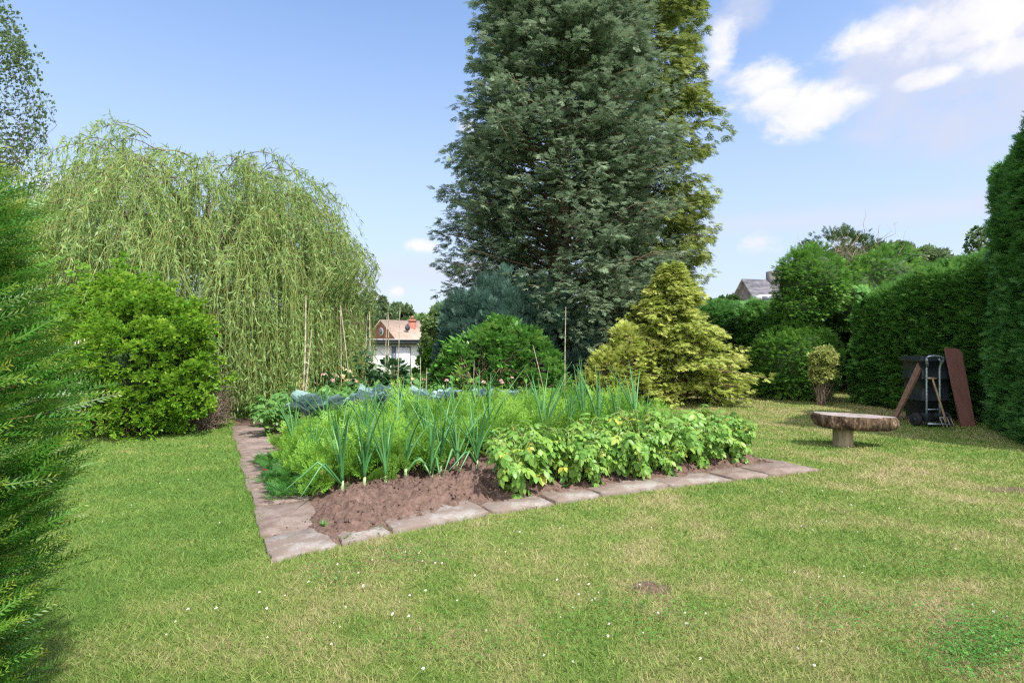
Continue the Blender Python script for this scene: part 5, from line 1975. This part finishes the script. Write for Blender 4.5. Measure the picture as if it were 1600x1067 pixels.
# ------------------------------------------------------------------ log bench
def log_bench():
    g = rnd(500)
    p = gnd(1317, 697)
    root = thing('log_bench', 'rustic bench of a thick bark-edged wood slab on a single stump post', 'bench', p)
    gp = Geo()
    K = 6
    zz = np.linspace(-.03, .31, K)
    gp.tubes(np.stack([zz * 0, zz * 0, zz], -1), np.array([.150, .148, .146, .145, .145, .145]), 20)
    gp.build('post', M['postwood'], root, smooth=False)
    # slab outline: wavy, long
    n = 64
    th = np.linspace(0, 2 * PI, n, endpoint=False)
    rx, ry = .60, .33
    wob = 1 + .07 * np.sin(3 * th + 1) + .05 * np.sin(5 * th + 2.2) + .03 * np.sin(9 * th) - .14 * np.exp(-((np.abs(th - 4.9)) / .12) ** 2) - .10 * np.exp(-((np.abs(th - 1.3)) / .14) ** 2) - .08 * np.exp(-((np.abs(th - 5.6)) / .09) ** 2)
    x = np.cos(th) * rx * wob + .15
    y = np.sin(th) * ry * wob
    lay = [(.265, .86), (.285, .97), (.34, 1.02), (.40, 1.03), (.445, 1.0), (.455, .975)]
    V = []
    for i, (z, s_) in enumerate(lay):
        rough = 1 + g.normal(0, .020, n) * (1 if 0 < i < 4 else .5) + .03 * np.sin(th * 17 + i)*(i < 4)
        V.append(np.stack([.15 + (x - .15) * s_ * rough, y * s_ * rough, np.full(n, z) - .035 * x], -1))
    V = np.array(V)
    id_ = np.arange(n * len(lay)).reshape(len(lay), n)
    F_ = np.stack([id_[:-1], np.roll(id_, -1, 1)[:-1], np.roll(id_, -1, 1)[1:], id_[1:]], -1).reshape(-1, 4)
    sg = Geo().add(V.reshape(-1, 3), F_)
    cb = V[0].mean(0)
    sg.add(np.concatenate([V[0], [cb]]), [((i + 1) % n, i, n) for i in range(n)])
    seat = sg.build('seat', M['logbark'], root, smooth=True)
    tg = Geo()
    rings = [V[-1], V[-1] * .6 + V[-1].mean(0) * .4, V[-1] * .25 + V[-1].mean(0) * .75]
    VV = np.concatenate(rings)
    VV[:, 2] += .001 + g.normal(0, .0015, len(VV))
    id_ = np.arange(n * 3).reshape(3, n)
    F_ = np.stack([id_[:-1], np.roll(id_, -1, 1)[:-1], np.roll(id_, -1, 1)[1:], id_[1:]], -1).reshape(-1, 4)
    tg.add(VV, F_)
    tg.add(np.concatenate([rings[2], [rings[2].mean(0)]]) + [0, 0, .001], [(i, (i + 1) % n, n) for i in range(n)])
    tg.build('sawn_top', M['logtop'], seat)
    root.rotation_euler = (0, 0, R(-6))
    root.scale = (.9, .9, 1)


log_bench()


# ------------------------------------------------------------------ corner by the hedge: boards, bin, hand truck, fork
def board(name, label, T_l, T_r, B_r, B_l, thick, mat, notch=True):
    c = [np.array(v, float) for v in (B_l, B_r, T_r, T_l)]
    nn = np.cross(c[1] - c[0], c[3] - c[0])
    nn /= np.linalg.norm(nn)
    base = (c[0] + c[1]) / 2
    if notch:      # clipped top corner
        tr, tl, br = c[2], c[3], c[1]
        c = [c[0], c[1], tr + (br - tr) * .05, tr + (tl - tr) * .25, c[3]]
    n = len(c)
    V = np.array([v for v in c] + [v - nn * thick for v in c])
    gb = Geo().add(V, [tuple(range(n))])
    gb.add(V, [tuple(range(2 * n - 1, n - 1, -1))])
    gb.add(V, [((i + 1) % n, i, n + i, n + (i + 1) % n) for i in range(n)])
    o = gb.build(name, mat, None, base)
    return tag(o, label, 'board')


dB = 10.1
board('wooden_board', 'wide red-brown board leaning upright against the hedge right of the black bin', at(1477, 543, dB + .45), at(1502, 544, dB + .45), at(1525, 667, dB + .0), at(1502, 667, dB + .0), .035, M['plankred'])
board('wooden_plank', 'narrow dark plank slanting against the left side of the black bin', at(1438, 556, 10.7), at(1446, 560, 10.65), at(1401, 651, 10.35), at(1395, 649, 10.45), .04, M['plankdark'], False)


def black_bin():
    p = at(1466, 660, 10.55)
    root = thing('black_bin', 'tall ribbed black plastic bin standing against the hedge between two boards', 'bin', (p[0], 10.85, 0))
    z0, z1 = .0, 1.24
    gb = Geo()

    def ring(z, hw, hd, r_=.05):
        pts = []
        for (sx, sy, a0) in ((1, 1, 0), (-1, 1, 90), (-1, -1, 180), (1, -1, 270)):
            for k2 in range(4):
                a = R(a0 + 30 * k2)
                pts.append((sx * (hw - r_) + math.cos(a) * r_, sy * (hd - r_) + math.sin(a) * r_, z))
        return pts
    lv = [(0, .24, .24)]
    for zr in (.40, .80):
        w_ = .24 + .04 * zr
        lv += [(zr, w_, w_), (zr + .005, w_ + .03, w_ + .03), (zr + .035, w_ + .03, w_ + .03), (zr + .04, w_, w_)]
    lv += [(1.12, .285, .285), (1.125, .32, .32), (1.19, .325, .325), (1.195, .30, .30)]
    V = np.array([ring(*q) for q in lv])
    n = 16
    id_ = np.arange(n * len(lv)).reshape(len(lv), n)
    F_ = np.stack([id_[:-1], np.roll(id_, -1, 1)[:-1], np.roll(id_, -1, 1)[1:], id_[1:]], -1).reshape(-1, 4)
    gb.add(V.reshape(-1, 3), F_)
    gb.add(V[0], [tuple(range(n))[::-1]])
    gb.build('body', M['plastic'], root)
    gl = Geo()
    gl.add(np.concatenate([ring(1.197, .31, .31), ring(1.225, .30, .30)]), [(i, (i + 1) % n, n + (i + 1) % n, n + i) for i in range(n)])
    gl.add(ring(1.225, .30, .30), [tuple(range(n))])
    gl.build('lid', M['plastic'], root)


black_bin()


def hand_truck():
    p = at(1455, 661, 10.25)
    root = thing('hand_truck', 'upright grey tubular hand truck with black wheels in front of the black bin', 'hand truck', (p[0], 10.2, 0), rz=R(8))
    gf = Geo()
    for s_ in (-.13, .13):
        # upright with a curved top handle arching back
        pts = [(s_, 0, .12), (s_, 0, .6), (s_, 0, 1.02), (s_, -.02, 1.09), (s_ * 1.05 - .06, -.08, 1.16), (s_ * .9 - .10, -.10, 1.19)]
        gf.tubes(np.array(pts, float), np.full(6, .016), 8)
    pts = [(.13, -.02, 1.08), (.13, -.07, 1.16), (.10, -.1, 1.22), (0, -.11, 1.245), (-.1, -.11, 1.25), (-.19, -.10, 1.24), (-.21, -.08, 1.21), (-.19, -.05, 1.17), (-.13, -.01, 1.05)]
    gf.tubes(np.array(pts, float), np.full(len(pts), .016), 8)
    for z in (.30,):
        gf.tubes(np.array([[-.13, 0, z], [.13, 0, z]], float), np.full(2, .012), 6)
    gf.tubes(np.array([[-.26, -.16, .07], [.20, -.16, .05]], float), np.full(2, .016), 8)
    gf.build('frame', M['steel'], root, smooth=True)
    gb = Geo().box((-.22, -.10, .10), (-.07, .05, .23)).box((.06, -.10, .10), (.21, .05, .23)).box((-.22, -.05, .13), (.21, .0, .18)).box((-.24, -.17, .045), (.22, .02, .062))
    gb.build('base', M['plastic'], root, bevel=.015)
    ax = Geo()
    ax.tubes(np.array([[-.33, .05, .12], [.33, .05, .12]], float), np.full(2, .012), 8)
    ax.build('axle', M['steel'], root)
    for s_ in (-1, 1):
        wh = Geo()
        x0 = s_ * .30
        K = [(-.035, .06), (-.035, .105), (-.02, .12), (.02, .12), (.035, .105), (.035, .06)]
        wh.tubes(np.array([[x0 + a, .05, .12] for a, _ in K], float) + np.arange(6)[:, None] * [1e-5, 0, 0], np.array([r_ for _, r_ in K]), 22)
        w1 = wh.build('wheel', M['rubber'], root)
        hb = Geo()
        hb.tubes(np.array([[x0 - .042, .05, .12], [x0 + .042, .05, .12]], float), np.full(2, .045), 14)
        hb.build('rim', M['plastic'], w1)


hand_truck()


def fork():
    T1, B1 = at(1457, 591, 9.85), at(1478, 655, 9.75)
    gr = at(1483, 664, 9.72)
    gr[2] = 0.0
    root = thing('garden_fork', 'old garden fork with a wooden handle leaning on the hand truck', 'garden fork', gr)
    O = gr
    gh = Geo()
    tt = np.linspace(0, 1, 6)[:, None]
    top = T1
    bot = gr + (T1 - gr) * .16
    gh.tubes(bot + (top - bot) * tt, np.linspace(.018, .015, 6), 8)
    gh.tubes(np.array([top + [-.09, 0, .01], top + [.07, 0, .0]]), np.full(2, .017), 8)
    gh.build('handle', M['handle'], root, O, smooth=True)
    gt = Geo()
    ax_ = nrm((gr - top)[None])[0]
    sh_ = gr - ax_ * .22
    gt.tubes(np.array([sh_ - ax_ * .12, sh_]), np.full(2, .017), 8)
    gt.tubes(np.array([sh_ + [-.09, 0, 0], sh_ + [.09, 0, 0]]), np.full(2, .011), 6)
    for x in (-.09, -.03, .03, .09):
        q0 = sh_ + [x, 0, 0]
        gt.tubes(np.array([q0, q0 + ax_ * .12 + [0, -.02, 0], q0 + ax_ * .25]), np.array([.009, .008, .004]), 6)
    gt.build('tines', M['iron'], root, O)


fork()

# dry clippings beside the truck
g = rnd(510)
n = 900
c = gnd(1425, 655)
P = np.stack([c[0] + g.normal(0, .22, n), c[1] + g.normal(0, .12, n), np.abs(g.normal(0, .03, n)) + .01], -1)
gl = Geo()
gl.scatter(rhomb(.02), P, g.normal(0, 1, (n, 3)) * [1, 1, .35], g.normal(0, 1, (n, 3)), g.uniform(.08, .2, n), g.random(n))
tag(gl.build('dry_clippings', M['deadtwig']), 'heap of dry straw-coloured clippings beside the hand truck wheel', 'clippings', kind='stuff')

# small things on the slabs
p = gnd(410, 739)
o = Geo().scatter(oval(.35, .15, .1), np.array([[0, 0, .0], [.02, .01, .005]]), np.array([[1., .2, .1], [-.6, 1, .2]]), np.array([[0, .2, 1.], [.2, 0, 1.]]), .06, .5)
pm = leafmat('red_petal', [(0, (.45, .03, .03)), (1, (.6, .06, .06))])
o = o.build('fallen_petal', pm)
o.location = p + [0, 0, .035]
tag(o, 'small red fallen petal lying on the left paving slabs', 'petal')
g = rnd(520)
for i, (px, py, lab) in enumerate([(695, 782, 'tiny weed seedling in the middle of the bare soil'), (744, 770, 'upright weed at the right edge of the bare soil by the slab gap'), (598, 805, 'tiny weed near the front edge of the bare soil'), (505, 830, 'small weed rooted in the dusty corner slab'), (885, 768, 'small round-leaved weed at the left foot of the potato row')]):
    p = gnd(px, py)
    p[2] = .05
    k2 = 9
    dv = sphere_dirs(k2, g, .2, .9)
    o = Geo().scatter(oval(.3), np.zeros((k2, 3)), dv, UP + g.normal(0, .2, (k2, 3)), g.uniform(.03, .06, k2), g.random(k2)).build('weed_seedling', M['clover'])
    o.location = p
    tag(o, lab, 'weed', 'weeds on the soil and slabs')
